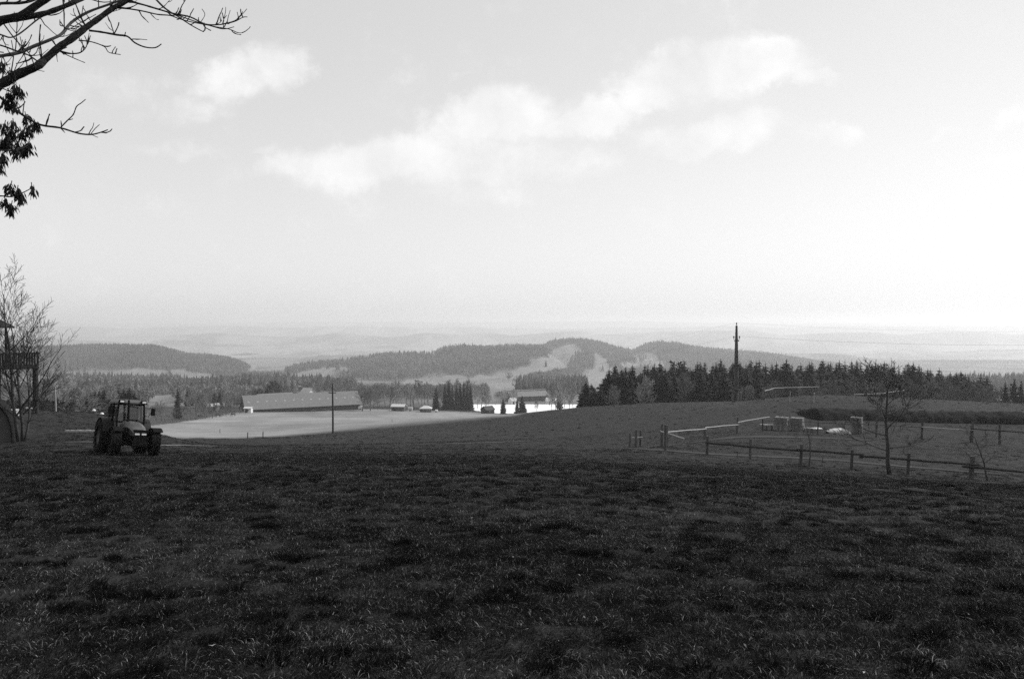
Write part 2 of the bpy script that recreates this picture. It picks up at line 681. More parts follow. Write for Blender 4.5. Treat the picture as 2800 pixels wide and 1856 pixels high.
# ------------------------------------------------------------------ hills
def make_hill(name, label, ridge, d_ridge, d_front, d_back, tree_h=0.0, seed=0, lift=0.0):
    """ridge: outline of the tree tops as (px, py); returns a height function"""
    px = np.array([q[0] for q in ridge], float)
    py = np.array([q[1] for q in ridge], float)
    us = np.linspace(px[0], px[-1], 140 if d_ridge < 4000 else 420)
    ts = np.linspace(0, 1, 46)
    front, back = d_front, d_back
    X, Y, Z = [], [], []
    for t in ts:
        d = front + (back - front) * t
        X.append((us - 1400) / FPX * d)
        Y.append(np.full(len(us), d))
    X, Y = np.array(X), np.array(Y)

    def zf(x, y):
        pxx = 1400 + x / y * FPX
        top = np.interp(pxx, px, py)
        zr = EYE - (top - 880) / FPX * d_ridge - tree_h
        k = np.where(y < d_ridge, sstep(front, d_ridge, y) ** 0.9, 1 - sstep(d_ridge, back, y))
        e = sstep(px[0], px[0] + 60, pxx) * (1 - sstep(px[-1] - 60, px[-1], pxx))
        base = H(x, y) - 3.0
        zr = np.maximum(zr, base)
        wob = (fbm(x * 0.008 + seed, y * 0.008, 3) - 0.5) * 14 * k * (1 - k) * 4
        return base + (zr - base) * k * e + wob * e
    Z = zf(X, Y)
    A = cover_hill(X.ravel(), Y.ravel(), Z.ravel())
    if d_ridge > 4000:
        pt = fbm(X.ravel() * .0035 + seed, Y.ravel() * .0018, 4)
        A = 0.15 + 0.10 * sstep(.42, .60, pt)  # field patchwork, its colour lightened to stand in for thicker haze
    nt_, nu = X.shape
    V = np.stack([X.ravel(), Y.ravel(), Z.ravel()], 1)
    i = np.arange(nt_ - 1)[:, None] * nu
    j = np.arange(nu - 1)[None, :]
    F = np.stack([i + j, i + j + 1, i + nu + j + 1, i + nu + j], -1).reshape(-1, 4)
    m = mat('hillside', 1.0, 0.95, 0.1, tone=True, n_scale=0.05, n_amt=0.12)
    o = link(name, np_mesh(name, V, F, m, A, True))
    struct(o, label)
    return zf, (px[0], px[-1], front, back)


def cover_hill(x, y, z):
    px, py = project(x, y, z)
    inf = in_fields(px, py)
    n = fbm(x * 0.01, y * 0.01, 3)
    return np.where(inf, 0.15 * (0.8 + 0.4 * n), 0.09)


hill_far_z = [
    make_hill('far_hills', 'pale rolling hills fading into the haze', [(-900, 965), (0, 930), (120, 925), (400, 938), (430, 928), (520, 932), (600, 940), (760, 948), (900, 948), (960, 945), (1080, 946), (1150, 952), (1250, 960), (1500, 965)], 5600, 4600, 6800, 0, 3),
    make_hill('far_hills', 'pale distant hill standing beyond the spruce wood', [(2250, 985), (2380, 962), (2430, 956), (2480, 958), (2560, 972), (2640, 978), (2690, 966), (2750, 968), (2800, 962), (2900, 958), (3300, 980)], 5000, 4200, 6200, 0, 5),
    make_hill('far_hills', 'faint rolling hills between the wooded hills and the horizon', [(-1300, 911.8), (-1205, 918.6), (-1119, 915.0), (-1021, 908.8), (-931, 913.0), (-814, 906.6), (-743, 904.0), (-625, 912.0), (-579, 919.5), (-446, 917.6), (-346, 909.4), (-302, 911.7), (-254, 907.5), (-189, 903.5), (-103, 908.0), (17, 911.0), (120, 911.9), (224, 911.6), (293, 919.6), (428, 920.4), (537, 912.9), (601, 909.5), (650, 915.3), (730, 918.8), (808, 921.9), (930, 908.8), (992, 917.2), (1079, 921.6), (1158, 909.7), (1260, 915.6), (1328, 907.5), (1401, 917.5), (1514, 908.8), (1580, 905.0), (1628, 914.0), (1687, 914.0), (1772, 908.5), (1882, 905.3), (1985, 903.9), (2067, 904.7), (2135, 916.5), (2252, 911.1), (2378, 907.6), (2457, 915.9), (2559, 907.9), (2694, 906.3), (2761, 914.1), (2834, 910.1), (2884, 905.4), (2981, 905.8), (3079, 907.9), (3164, 917.5), (3252, 915.6), (3376, 909.0), (3432, 917.2), (3551, 910.6), (3612, 915.3), (3742, 909.1), (3873, 916.9), (3972, 913.1), (4025, 905.8)], 7000, 5900, 8600, 0, 8),
    make_hill('far_hills', 'faint rolling ridge near the horizon', [(-1500, 894.2), (-1353, 896.1), (-1274, 890.1), (-1164, 890.5), (-997, 894.8), (-858, 895.2), (-711, 891.2), (-593, 889.7), (-413, 888.1), (-245, 887.6), (-94, 890.1), (18, 896.2), (81, 890.7), (261, 893.1), (333, 898.9), (518, 892.3), (634, 889.9), (735, 893.9), (817, 896.3), (884, 891.9), (1051, 892.4), (1167, 894.6), (1290, 893.4), (1354, 896.4), (1541, 900.1), (1689, 895.3), (1797, 896.7), (1946, 891.5), (2037, 891.9), (2164, 896.6), (2290, 890.5), (2459, 892.2), (2587, 890.7), (2704, 891.9), (2866, 889.4), (2998, 889.2), (3150, 887.6), (3247, 890.2), (3391, 888.2), (3511, 889.0), (3609, 892.1), (3795, 893.3), (3981, 890.6), (4163, 891.6), (4248, 895.9)], 10500, 9000, 12500, 0, 8),
    make_hill('far_hills', 'last faint ridge where the land meets the sky', [(-2000, 878.0), (-1749, 880.7), (-1462, 877.7), (-1311, 876.1), (-1162, 880.4), (-1033, 880.4), (-886, 878.4), (-691, 882.2), (-457, 876.8), (-296, 875.8), (-5, 880.9), (272, 883.1), (535, 885.0), (810, 880.0), (1097, 879.9), (1363, 880.5), (1558, 879.1), (1752, 878.1), (1878, 881.9), (2154, 884.8), (2406, 882.4), (2670, 877.9), (2919, 878.7), (3058, 877.0), (3273, 876.7), (3474, 879.6), (3661, 876.7), (3869, 876.5), (4021, 876.0), (4202, 874.8), (4445, 881.7), (4631, 882.5)], 16000, 14000, 26000, 0, 9),
]
hill_left, box_left = make_hill('wooded_hill', 'long dark wooded hill above the white farm', [(-700, 975), (-200, 952), (120, 945), (200, 942), (350, 940), (420, 942), (470, 955), (510, 966), (560, 967), (620, 976), (655, 990), (690, 1012), (740, 1030)], 2250, 1750, 2900, 14, 1)
hill_c, box_c = make_hill('wooded_hill', 'dark wooded hill with fields on its flank above the village', [(690, 1030), (750, 1012), (800, 994), (850, 984), (950, 977), (1010, 966), (1060, 959), (1150, 960), (1195, 955), (1215, 943), (1260, 938), (1330, 941), (1400, 937), (1480, 938), (1500, 950), (1540, 975), (1640, 1000), (1720, 1020), (1800, 1045)], 2200, 1150, 2600, 15, 2)
hill_p, box_p = make_hill('wooded_hill', 'rounded wooded summit with a pale clearing', [(1380, 985), (1440, 955), (1492, 938), (1505, 928), (1550, 922), (1600, 923), (1640, 930), (1680, 942), (1730, 953), (1790, 962), (1850, 985), (1950, 1015)], 2600, 1750, 3000, 16, 4)
hill_r, box_r = make_hill('wooded_hill', 'long wooded ridge running down behind the mast', [(1660, 990), (1730, 955), (1762, 938), (1800, 931), (1850, 934), (1900, 945), (2000, 955), (2100, 962), (2170, 972), (2240, 986), (2300, 996), (2420, 1020)], 2700, 1850, 3200, 16, 6)

# ------------------------------------------------------------------ woods that read as one mass
M_conifer_far = mat('conifer_wood', 0.034, 0.9, 0.1, tone=True)
M_broad_far = mat('bare_wood', 0.11, 0.95, 0.05, tone=True)


def cone_template(seed):
    g = np.random.default_rng(seed)
    vs, fs = [], []
    n = 6
    for (zb, zt, rb) in ((0.08, 0.62, 1.0), (0.38, 1.0, 0.72)):
        o = len(vs)
        for k in range(n):
            a = 2 * math.pi * (k + g.uniform(-.2, .2)) / n
            r = rb * g.uniform(0.75, 1.2)
            vs.append((r * math.cos(a), r * math.sin(a), zb + g.uniform(-.05, .05)))
        vs.append((g.uniform(-.06, .06), g.uniform(-.06, .06), zt))
        for k in range(n):
            fs.append((o + k, o + (k + 1) % n, o + n))
    return np.array(vs), np.array(fs)


def blob_template(seed):
    """leafless crown: many small ragged faces through the crown's volume, and a stem"""
    g = np.random.default_rng(seed)
    vs, fs = [], []
    for k in range(46):
        d = g.normal(size=3)
        d /= np.linalg.norm(d)
        r = g.random() ** 0.4
        c = np.array([d[0] * r, d[1] * r, 0.58 + 0.42 * d[2] * r])
        a1, a2 = g.normal(size=3), g.normal(size=3)
        a1 = a1 / np.linalg.norm(a1) * g.uniform(.16, .36)
        a2 = a2 / np.linalg.norm(a2) * g.uniform(.10, .26)
        a1[2] *= .55
        a2[2] *= .55
        o = len(vs)
        vs += [c - a1, c + a1, c + a2]
        fs.append((o, o + 1, o + 2))
    o = len(vs)
    vs += [(-.06, 0, 0), (.06, 0, 0), (0, .03, .6), (0, -.06, 0), (0, .06, 0)]
    fs += [(o, o + 1, o + 2), (o + 3, o + 4, o + 2)]
    return np.array(vs), np.array(fs)


CONES = [cone_template(i) for i in range(5)]
BLOBS = [blob_template(20 + i) for i in range(5)]


def wood(name, label, x, y, z, kind, hgt, hrad):
    """one mass of many trees: kind 0 conifer, 1 bare broadleaf"""
    Vs, Fs, Ts, off = [], [], [], 0
    n = len(x)
    sel = nrg.integers(0, 5, n)
    rot = nrg.random(n) * 6.28
    tn = nrg.uniform(0.6, 1.5, n) * (.45 + 1.3 * fbm(x * .012 + 4, y * .006, 3))
    for kd, temps in ((0, CONES), (1, BLOBS)):
        for q in range(5):
            ii = np.where((sel == q) & (kind == kd))[0]
            if not len(ii):
                continue
            tv, tf = temps[q]
            c, s = np.cos(rot[ii])[:, None], np.sin(rot[ii])[:, None]
            rx = (tv[:, 0] * c - tv[:, 1] * s) * hrad[ii][:, None]
            ry = (tv[:, 0] * s + tv[:, 1] * c) * hrad[ii][:, None]
            rz = tv[:, 2] * hgt[ii][:, None]
            V = np.stack([rx + x[ii][:, None], ry + y[ii][:, None], rz + z[ii][:, None] - 0.4], -1)
            F = tf[None] + (np.arange(len(ii)) * len(tv))[:, None, None] + off
            t = np.repeat(tn[ii] * (1.0 if kd == 0 else 3.0), len(tv))
            Vs.append(V.reshape(-1, 3))
            Fs.append(F.reshape(-1, 3))
            Ts.append(t)
            off += len(ii) * len(tv)
    me = np_mesh(name, np.concatenate(Vs), np.concatenate(Fs), M_conifer_far, np.concatenate(Ts))
    o = link(name, me)
    tag(o, label, 'wood', None, 'stuff')
    return o


def scatter_hill(name, label, zf, bx, spacing, broad=0.25, h0=15, h1=21, seed=0):
    g = np.random.default_rng(seed + 100)
    p0, p1, f, b = bx
    p0, p1 = max(p0, -250), min(p1, 3050)
    xs0, xs1 = (p0 - 1400) / FPX * b, (p1 - 1400) / FPX * b
    xs0, xs1 = min(xs0, (p0 - 1400) / FPX * f), max(xs1, (p1 - 1400) / FPX * f)
    nx, ny = int((xs1 - xs0) / spacing), int((b * 0.94 - f) / spacing)
    X, Y = np.meshgrid(np.linspace(xs0, xs1, nx), np.linspace(f + 10, f + (b - f) * 0.72, max(2, int(ny * 0.72))))
    X = (X + g.uniform(-.45, .45, X.shape) * spacing).ravel()
    Y = (Y + g.uniform(-.45, .45, Y.shape) * spacing).ravel()
    pxx = 1400 + X / Y * FPX
    Z = zf(X, Y)
    hh = g.uniform(h0, h1, len(X)) * (0.85 + 0.3 * fbm(X * .01, Y * .01, 2))
    qx, qy = project(X, Y, Z)
    _, qt = project(X, Y, Z + hh * 0.6)
    keep = (pxx > p0 + 15) & (pxx < p1 - 15) & (Z > H(X, Y) + 1.0)
    keep &= ~(in_fields(qx, qy) | in_fields(qx, qt)) | (g.random(len(X)) < .015)
    X, Y, Z, hh = X[keep], Y[keep], Z[keep], hh[keep]
    bn = fbm(X * .006 + seed, Y * .006, 3)
    kind = (bn + g.uniform(-.12, .12, len(X)) > 1 - broad - 0.22).astype(int)
    hr = np.where(kind == 0, hh * g.uniform(.17, .24, len(X)), hh * g.uniform(.27, .36, len(X)))
    hh = np.where(kind == 0, hh, hh * 0.82)
    return wood(name, label, X, Y, Z, kind, hh, hr)


scatter_hill('forest', 'dark forest covering the long hill on the left', hill_left, box_left, 8.0, 0.12, 14, 19, 1)
scatter_hill('forest', 'mixed forest on the hill above the village', hill_c, box_c, 10.0, 0.38, 14, 21, 2)
scatter_hill('forest', 'spruce forest on the rounded summit', hill_p, box_p, 10.0, 0.3, 15, 22, 3)
scatter_hill('forest', 'spruce forest on the ridge behind the mast', hill_r, box_r, 10.0, 0.28, 15, 21, 4)


def wood_strip(name, label, px0, px1, d0, d1, spacing, h0, h1, broad, seed, px_edge=0, density=1.0):
    g = np.random.default_rng(seed + 300)
    nx, ny = int((px1 - px0) / FPX * d1 / spacing) + 1, max(1, int((d1 - d0) / spacing))
    U, D = np.meshgrid(np.linspace(px0, px1, nx), np.linspace(d0, d1, ny))
    U = (U + g.uniform(-.45, .45, U.shape) * spacing / d1 * FPX).ravel()
    D = (D + g.uniform(-.45, .45, D.shape) * spacing).ravel()
    k = g.random(len(U)) < density
    ed = fbm(U * 0.02 + seed, D * 0.02, 3)
    k &= (ed > 0.33) | (g.random(len(U)) < 0.4)
    U, D = U[k], D[k]
    X = (U - 1400) / FPX * D
    Z = H(X, D)
    hh = g.uniform(h0, h1, len(X)) * (0.8 + 0.4 * fbm(U * 0.012, D * 0.01, 3))
    bn = fbm(X * .02 + seed, D * .02, 3)
    kind = (bn + g.uniform(-.15, .15, len(X)) > 1 - broad - 0.2).astype(int)
    hr = np.where(kind == 0, hh * g.uniform(.15, .22, len(X)), hh * g.uniform(.27, .36, len(X)))
    hh = np.where(kind == 0, hh, hh * 0.8)
    return wood(name, label, X, D, Z, kind, hh, hr)


wood_strip('forest', 'belt of dark wood across the valley floor', 150, 480, 1000, 1180, 7, 15, 21, .42, 1)
wood_strip('forest', 'low wood behind the small field', 380, 490, 760, 860, 6, 9, 13, .4, 12)
wood_strip('forest', 'dark spruce wood behind the long barn', 470, 800, 800, 960, 6, 16, 22, .42, 2)
wood_strip('forest', 'wood rising behind the barn towards the hill', 700, 960, 900, 1060, 6.5, 15, 20, .45, 3)
wood_strip('forest', 'pale bare wood at the foot of the hill behind the village', 960, 1330, 700, 860, 7, 9, 14, .75, 4, density=.6)
wood_strip('forest', 'spruce plantation above the long hall', 1420, 1600, 780, 940, 6, 15, 19, .22, 5)
wood_strip('forest', 'wooded slope seen past the end of the spruces', 2480, 3050, 760, 1000, 7, 17, 22, .3, 6)
wood_strip('forest', 'dark mixed wood below the crest behind the tractor and lookout', -150, 400, 560, 720, 7, 13, 19, .45, 7)
wood_strip('forest', 'grey mixed wood just behind the thicket left of the barn', 490, 700, 560, 740, 7, 12, 18, .6, 14)
wood_strip('forest', 'scattered bare trees on the valley floor past the farm', 600, 760, 1500, 2000, 12, 12, 18, .5, 8, density=.6)

# ------------------------------------------------------------------ materials of the things
M_bark = mat('bark', 0.10, 0.95, 0.1, n_scale=9, n_amt=0.3, n_stretch=(1, 1, .25), bump=0.6, bump_scale=25, obj_rand=.15)
M_bark_dark = mat('dark_bark', 0.055, 0.95, 0.1, n_scale=12, n_amt=0.3, n_stretch=(1, 1, .3), bump=0.6, bump_scale=30)
M_twig = mat('twigs', 0.10, 0.95, 0.1, tone=True, obj_rand=.3)
M_twig_pale = mat('pale_twigs', 0.21, 0.95, 0.1, tone=True, obj_rand=.35)
M_needles = mat('spruce_needles', 0.014, 0.9, 0.15, tone=True, obj_rand=.3)
M_wood = mat('weathered_wood', 0.075, 0.9, 0.15, n_scale=10, n_amt=0.28, n_stretch=(1, 1, .15), bump=0.5, bump_scale=30, obj_rand=.25)
M_wood_pale = mat('pale_and_sunlit_wood', 0.30, 0.85, 0.2, n_scale=7, n_amt=0.2, bump=0.3, bump_scale=20, obj_rand=.15)  # pale wood, also used to paint sunlight onto fence rails
M_wood_dark = mat('dark_stained_wood', 0.026, 0.85, 0.2, n_scale=8, n_amt=0.25, n_stretch=(1, 1, .2), bump=0.3, bump_scale=25)
M_straw = mat('straw', 0.18, 0.95, 0.05, n_scale=14, n_amt=0.35, n_stretch=(.5, 1, 2.5), bump=1.0, bump_scale=28, obj_rand=.15)
M_white = mat('white_paint', 0.6, 0.6, 0.3, n_scale=3, n_amt=0.06)
M_metal_dark = mat('dark_steel', 0.03, 0.5, 0.4, n_scale=6, n_amt=0.2)
M_rubber = mat('tyre_rubber', 0.009, 0.9, 0.06, n_scale=20, n_amt=0.3)


# ------------------------------------------------------------------ trees
def bare_tree_meshes(seed, height, r0, nch=(13, 7, 5), ratio=(.46, .48, .5), spread=(48, 42, 38), t0=.22, up=.12, wob=.10, sides=(7, 5, 3, 3),
                     twig_r=.008, trunk_mat=None, crown_mat=None, lean=(0, 0), taper=.25, split=None, tones=(.7, 1.4)):
    """returns (trunk mesh, crown mesh); the trunk holds the stem and the crown all limbs and twigs"""
    g = random.Random(seed)
    tr, cr = MB(), MB()
    levels = len(nch)

    def grow(p, d, L, r, lev):
        n = (7, 5, 4, 3)[min(lev, 3)]
        pts, rad = [p.copy()], [r]
        d = d.normalized()
        q = p.copy()
        for i in range(n):
            d = d + Vector((g.gauss(0, wob), g.gauss(0, wob), g.gauss(0, wob * .6) + (up if lev else 0.02)))
            d.normalize()
            q = q + d * (L / n)
            t = (i + 1) / n
            pts.append(q.copy())
            rad.append(max(r * (1 - t) + r * taper * t, twig_r if lev else .02))
        mbb = tr if lev == 0 else cr
        mbb.tone = g.uniform(*tones)
        mbb.tube(pts, rad, sides[min(lev, 3)], cap=(lev == 0))
        if lev >= levels:
            return
        k = nch[lev]
        az = g.uniform(0, 6.28)
        for i in range(k):
            t = t0 + (1 - t0) * (i + g.uniform(.1, .9)) / k if lev == 0 else .25 + .75 * (i + g.uniform(.1, .9)) / k
            f = t * n
            a = min(int(f), n - 1)
            pos = pts[a].lerp(pts[a + 1], f - a)
            rr = rad[a] * (1 - (f - a)) + rad[a + 1] * (f - a)
            dirn = (pts[a + 1] - pts[a]).normalized()
            az += 2.399 + g.uniform(-.5, .5)
            o = dirn.orthogonal().normalized()
            o = Matrix.Rotation(az, 3, dirn) @ o
            sp = R(spread[min(lev, len(spread) - 1)] * g.uniform(.7, 1.25))
            nd = dirn * math.cos(sp) + o * math.sin(sp)
            ln = L * ratio[min(lev, len(ratio) - 1)] * (1.15 - .75 * t if lev == 0 else 1.1 - .5 * t) * g.uniform(.75, 1.2)
            grow(pos, nd, ln, max(rr * g.uniform(.45, .62), twig_r), lev + 1)

    stems = split or [((0, 0), (lean[0], lean[1]), 1.0)]
    for (off, ln, sc) in stems:
        grow(Vector((off[0], off[1], -0.15)), Vector((ln[0], ln[1], 1)), height * sc * .93, r0 * sc, 0)
    return tr.mesh('trunk', trunk_mat or M_bark, True), cr.mesh('crown', crown_mat or M_twig)


def spruce_meshes(seed, height=20.0, rad=3.3, droop=.35, dens=1.0, bare=.06):
    g = random.Random(seed)
    tr, cr = MB(), MB()
    tr.tube([(0, 0, -1), (0, 0, height * .5), (0, 0, height * .99)], [height * .014, height * .009, .02], 6)
    nw = int(46 * dens)
    cr.tone = .45
    cr.tube([(0, 0, height * (bare + .02)), (0, 0, height * .3), (0, 0, height * .95)], [rad * .62, rad * .5, .06], 7)
    for i in range(nw):
        t = bare + (1 - bare) * (i + g.uniform(-.5, .5)) / nw
        prof = (1 - t) ** .66 * (1 + .1 * math.sin(9 * t + seed)) + .02
        rr = rad * prof
        nb = max(4, int(9 * (1 - .5 * t)))
        a0 = g.uniform(0, 6.28)
        for k in range(nb):
            if g.random() < .10:
                continue
            z = height * t + g.uniform(-.35, .35) * (1 - .5 * t)
            a = a0 + 6.283 * (k + g.uniform(-.35, .35)) / nb
            L = rr * g.uniform(.55, 1.25)
            dx, dy = math.cos(a), math.sin(a)
            w = (.24 + .20 * L) * g.uniform(.8, 1.3)
            sx, sy = -dy, dx
            cr.tone = g.uniform(.5, 1.6)
            zz0, zz1, zz2 = z, z - L * droop * g.uniform(.5, .9), z - L * droop * g.uniform(.6, 1.1) + .10 * L
            hang = g.uniform(.15, .35) * (L * .4 + .4)
            p0 = (0, 0, zz0)
            m1 = (dx * L * .55 + sx * w, dy * L * .55 + sy * w, zz1 - hang)
            m2 = (dx * L * .55 - sx * w, dy * L * .55 - sy * w, zz1 - hang)
            mt = (dx * L * .5, dy * L * .5, zz1 + .12)
            e = (dx * L, dy * L, zz2)
            e1 = (dx * L * .85 + sx * w * 1.1, dy * L * .85 + sy * w * 1.1, zz2 - hang * .9)
            e2 = (dx * L * .85 - sx * w * 1.1, dy * L * .85 - sy * w * 1.1, zz2 - hang * .9)
            cr.add([p0, m1, m2, mt, e, e1, e2], [(0, 1, 3), (0, 3, 2), (1, 5, 3), (3, 5, 4), (3, 4, 6), (3, 6, 2)])
    cr.tube([(0, 0, height * .93), (0, 0, height * 1.03)], [.12, .02], 4)
    return tr.mesh('trunk', M_bark_dark), cr.mesh('crown', M_needles)


def plant(name, meshes, loc, rz, sc, label, cat, group=None, tilt=0.0):
    e = thing(name, label, cat, loc, (tilt, 0, rz), group)
    e.scale = (sc, sc, sc) if isinstance(sc, (int, float)) else sc
    link('trunk', meshes[0], e)
    link('crown', meshes[1], e)
    return e


def dome_meshes(seed, height=9.0, rad=6.0):
    g = random.Random(seed)
    tr, cr = MB(), MB()
    tr.tube([(0, 0, -.5), (0, 0, height * .6)], [.35, .15], 7)
    for k in range(1500):
        a, e = g.uniform(0, 6.28), math.asin(g.random() ** .8)
        r = g.uniform(.78, 1.04)
        c = Vector((math.cos(a) * math.cos(e) * rad * r, math.sin(a) * math.cos(e) * rad * r, math.sin(e) * height * r + .1))
        cr.tone = g.uniform(.5, 1.5)
        v1 = Vector((g.gauss(0, 1), g.gauss(0, 1), g.gauss(0, 1))).normalized() * g.uniform(.25, .6)
        v2 = Vector((g.gauss(0, 1), g.gauss(0, 1), g.gauss(0, 1))).normalized() * g.uniform(.25, .6)
        cr.add([c - v1, c + v1, c + v2], [(0, 1, 2)])
    return tr.mesh('trunk', M_bark_dark), cr.mesh('crown', M_needles)


SPRUCE = [spruce_meshes(i, 20, (3.9, 4.5, 3.4, 4.1, 4.7, 3.7)[i], (.3, .4, .35, .45, .3, .4)[i]) for i in range(6)]
PINE = [bare_tree_meshes(90 + i, 15, .22, (12, 8, 7), (.30, .5, .5), (65, 55, 50), .5, .02, .12, (6, 4, 3, 3), .06, M_bark_dark, M_needles, tones=(.6, 1.5)) for i in range(2)]
BARE_BIG = [bare_tree_meshes(40 + i, 14, .24, (17, 9, 7), (.48, .48, .5), (42, 40, 38), .2, .10, .10, (6, 4, 3, 3), .042, M_bark, M_twig_pale) for i in range(5)]
BARE_MID = [bare_tree_meshes(60 + i, 8, .15, (14, 9, 7), (.52, .5, .5), (55, 48, 42), .2, .10, .11, (6, 4, 3, 3), .024, M_bark, M_twig) for i in range(4)]
M_twig_hedge = mat('hedge_twigs', .045, .95, .1, tone=True)
HEDGE = [bare_tree_meshes(84 + i, 3.2, .05, (18, 9, 5), (.75, .5, .5), (50, 45, 40), .05, .06, .12, (4, 3, 3, 3), .022, M_bark_dark, M_twig_hedge) for i in range(2)]
BUSH = [bare_tree_meshes(80 + i, 3.2, .05, (16, 8, 4), (.75, .5, .5), (50, 45, 40), .05, .06, .12, (4, 3, 3, 3), .012, M_bark, M_twig_pale) for i in range(2)]

# spruce wood beyond the right-hand crest: outline of the tops in the photograph
TOPS = [(1575, 1050), (1600, 1042), (1612, 1040), (1628, 1052), (1650, 1045), (1665, 1004), (1683, 996), (1705, 998), (1735, 997), (1765, 1000), (1800, 992), (1830, 995),
        (1862, 985), (1900, 992), (1930, 992), (1970, 985), (2010, 990), (2060, 985), (2100, 985), (2145, 980), (2180, 990), (2220, 985), (2260, 982), (2300, 985), (2340, 988),
        (2390, 992), (2440, 988), (2480, 996), (2510, 990), (2545, 1008), (2580, 1012), (2605, 1014), (2640, 1020), (2670, 1022), (2695, 1022), (2720, 1060)]
TX, TY = [q[0] for q in TOPS], [q[1] for q in TOPS]


def spruce_wood():
    g = random.Random(5)
    for row, (d, step) in enumerate(((214, 27), (222, 28), (232, 28), (242, 28), (254, 29), (268, 30))):
        px = 1578 + g.uniform(0, 20) + row * 7
        while px < 2722:
            dd = d + g.uniform(-5, 5) + (0 if px < 2500 else -6)
            b = ground(px, dd)
            top = float(np.interp(px, TX, TY)) + (g.choice((-4, 0, 4, 10, 18, 26)) + g.uniform(-3, 3) if row >= 1 else g.uniform(10, 45))
            zt = P(px, top, dd).z
            hh = max(5.0, zt - b.z)
            kind = g.random()
            left_edge, right_edge = px < 1660, px > 2600
            if row == 0 and kind < .48:
                e = plant('bare_tree', g.choice(BARE_BIG), b, g.uniform(0, 6.28), hh * .82 / 14, 'pale bare tree in front of the dark spruces beyond the crest', 'tree', 'bare trees along the spruce wood')
            elif kind > .93 and not left_edge:
                e = plant('pine_tree', g.choice(PINE), b, g.uniform(0, 6.28), hh / 15, 'round-topped dark pine among the pointed spruces', 'tree', 'pines in the spruce wood')
            else:
                sc = hh / 20.6
                wd = min(1.25, max(.8, 1 / max(sc, .5))) * sc * g.uniform(1.15, 1.8)
                where = 'left of the mast' if px < 1985 else 'close behind the mast' if px < 2080 else 'behind the round pen' if px < 2370 else 'behind the bare young tree' if px < 2500 else 'right of the bare young tree'
                if left_edge:
                    lab, grp = 'small dark spruce at the low end of the wood by the sandy yard', 'spruces at the low end of the wood'
                elif right_edge:
                    lab, grp = 'dark spruce at the far end of the wood, right of the leaning tree', 'spruces at the far end of the wood'
                elif row < 2:
                    lab, grp = 'dark spruce in the front rows of the wood, ' + where, 'front spruces ' + where
                else:
                    lab, grp = 'dark spruce top in the back rows of the wood, ' + where, 'back spruces ' + where
                e = plant('spruce_tree', g.choice(SPRUCE), b, g.uniform(0, 6.28), (wd, wd, sc), lab, 'tree', grp)
            px += step * g.uniform(.75, 1.35)
    # the separate clump at the right edge
    for (px, top, d) in ((2752, 1042, 190), (2775, 1030, 196), (2795, 1036, 188), (2820, 1028, 195), (2850, 1030, 190)):
        b = ground(px, d)
        sc = (P(px, top, d).z - b.z) / 20.6
        plant('spruce_tree', g.choice(SPRUCE), b, g.uniform(0, 6.28), (sc * 1.1, sc * 1.1, sc), 'dark spruce in the clump apart at the edge past the wood', 'tree', 'clump of spruces apart from the wood')
    # bare shrubs along the foot of the wood
    for px in list(range(2080, 2740, 26)):
        pxx = px + g.uniform(-8, 8)
        d = 160 + g.uniform(-8, 10)
        b = ground(pxx, d)
        zt = P(pxx, g.uniform(1035, 1066), d).z
        sc = max(2.0, zt - b.z) / 8
        plant('bare_tree', g.choice(BARE_MID), b, g.uniform(0, 6.28), sc, 'low bare tree just beyond the crest behind the round pen', 'tree', 'low bare trees behind the pen')


spruce_wood()


def by_top(name, meshes, mh, px, top, d, label, cat='tree', group=None, wide=1.0, rz=None):
    b = ground(px, d)
    sc = max(.2, (P(px, top, d).z - b.z) / mh)
    return plant(name, meshes, b, rz if rz is not None else rnd.uniform(0, 6.28), (sc * wide, sc * wide, sc), label, cat, group)


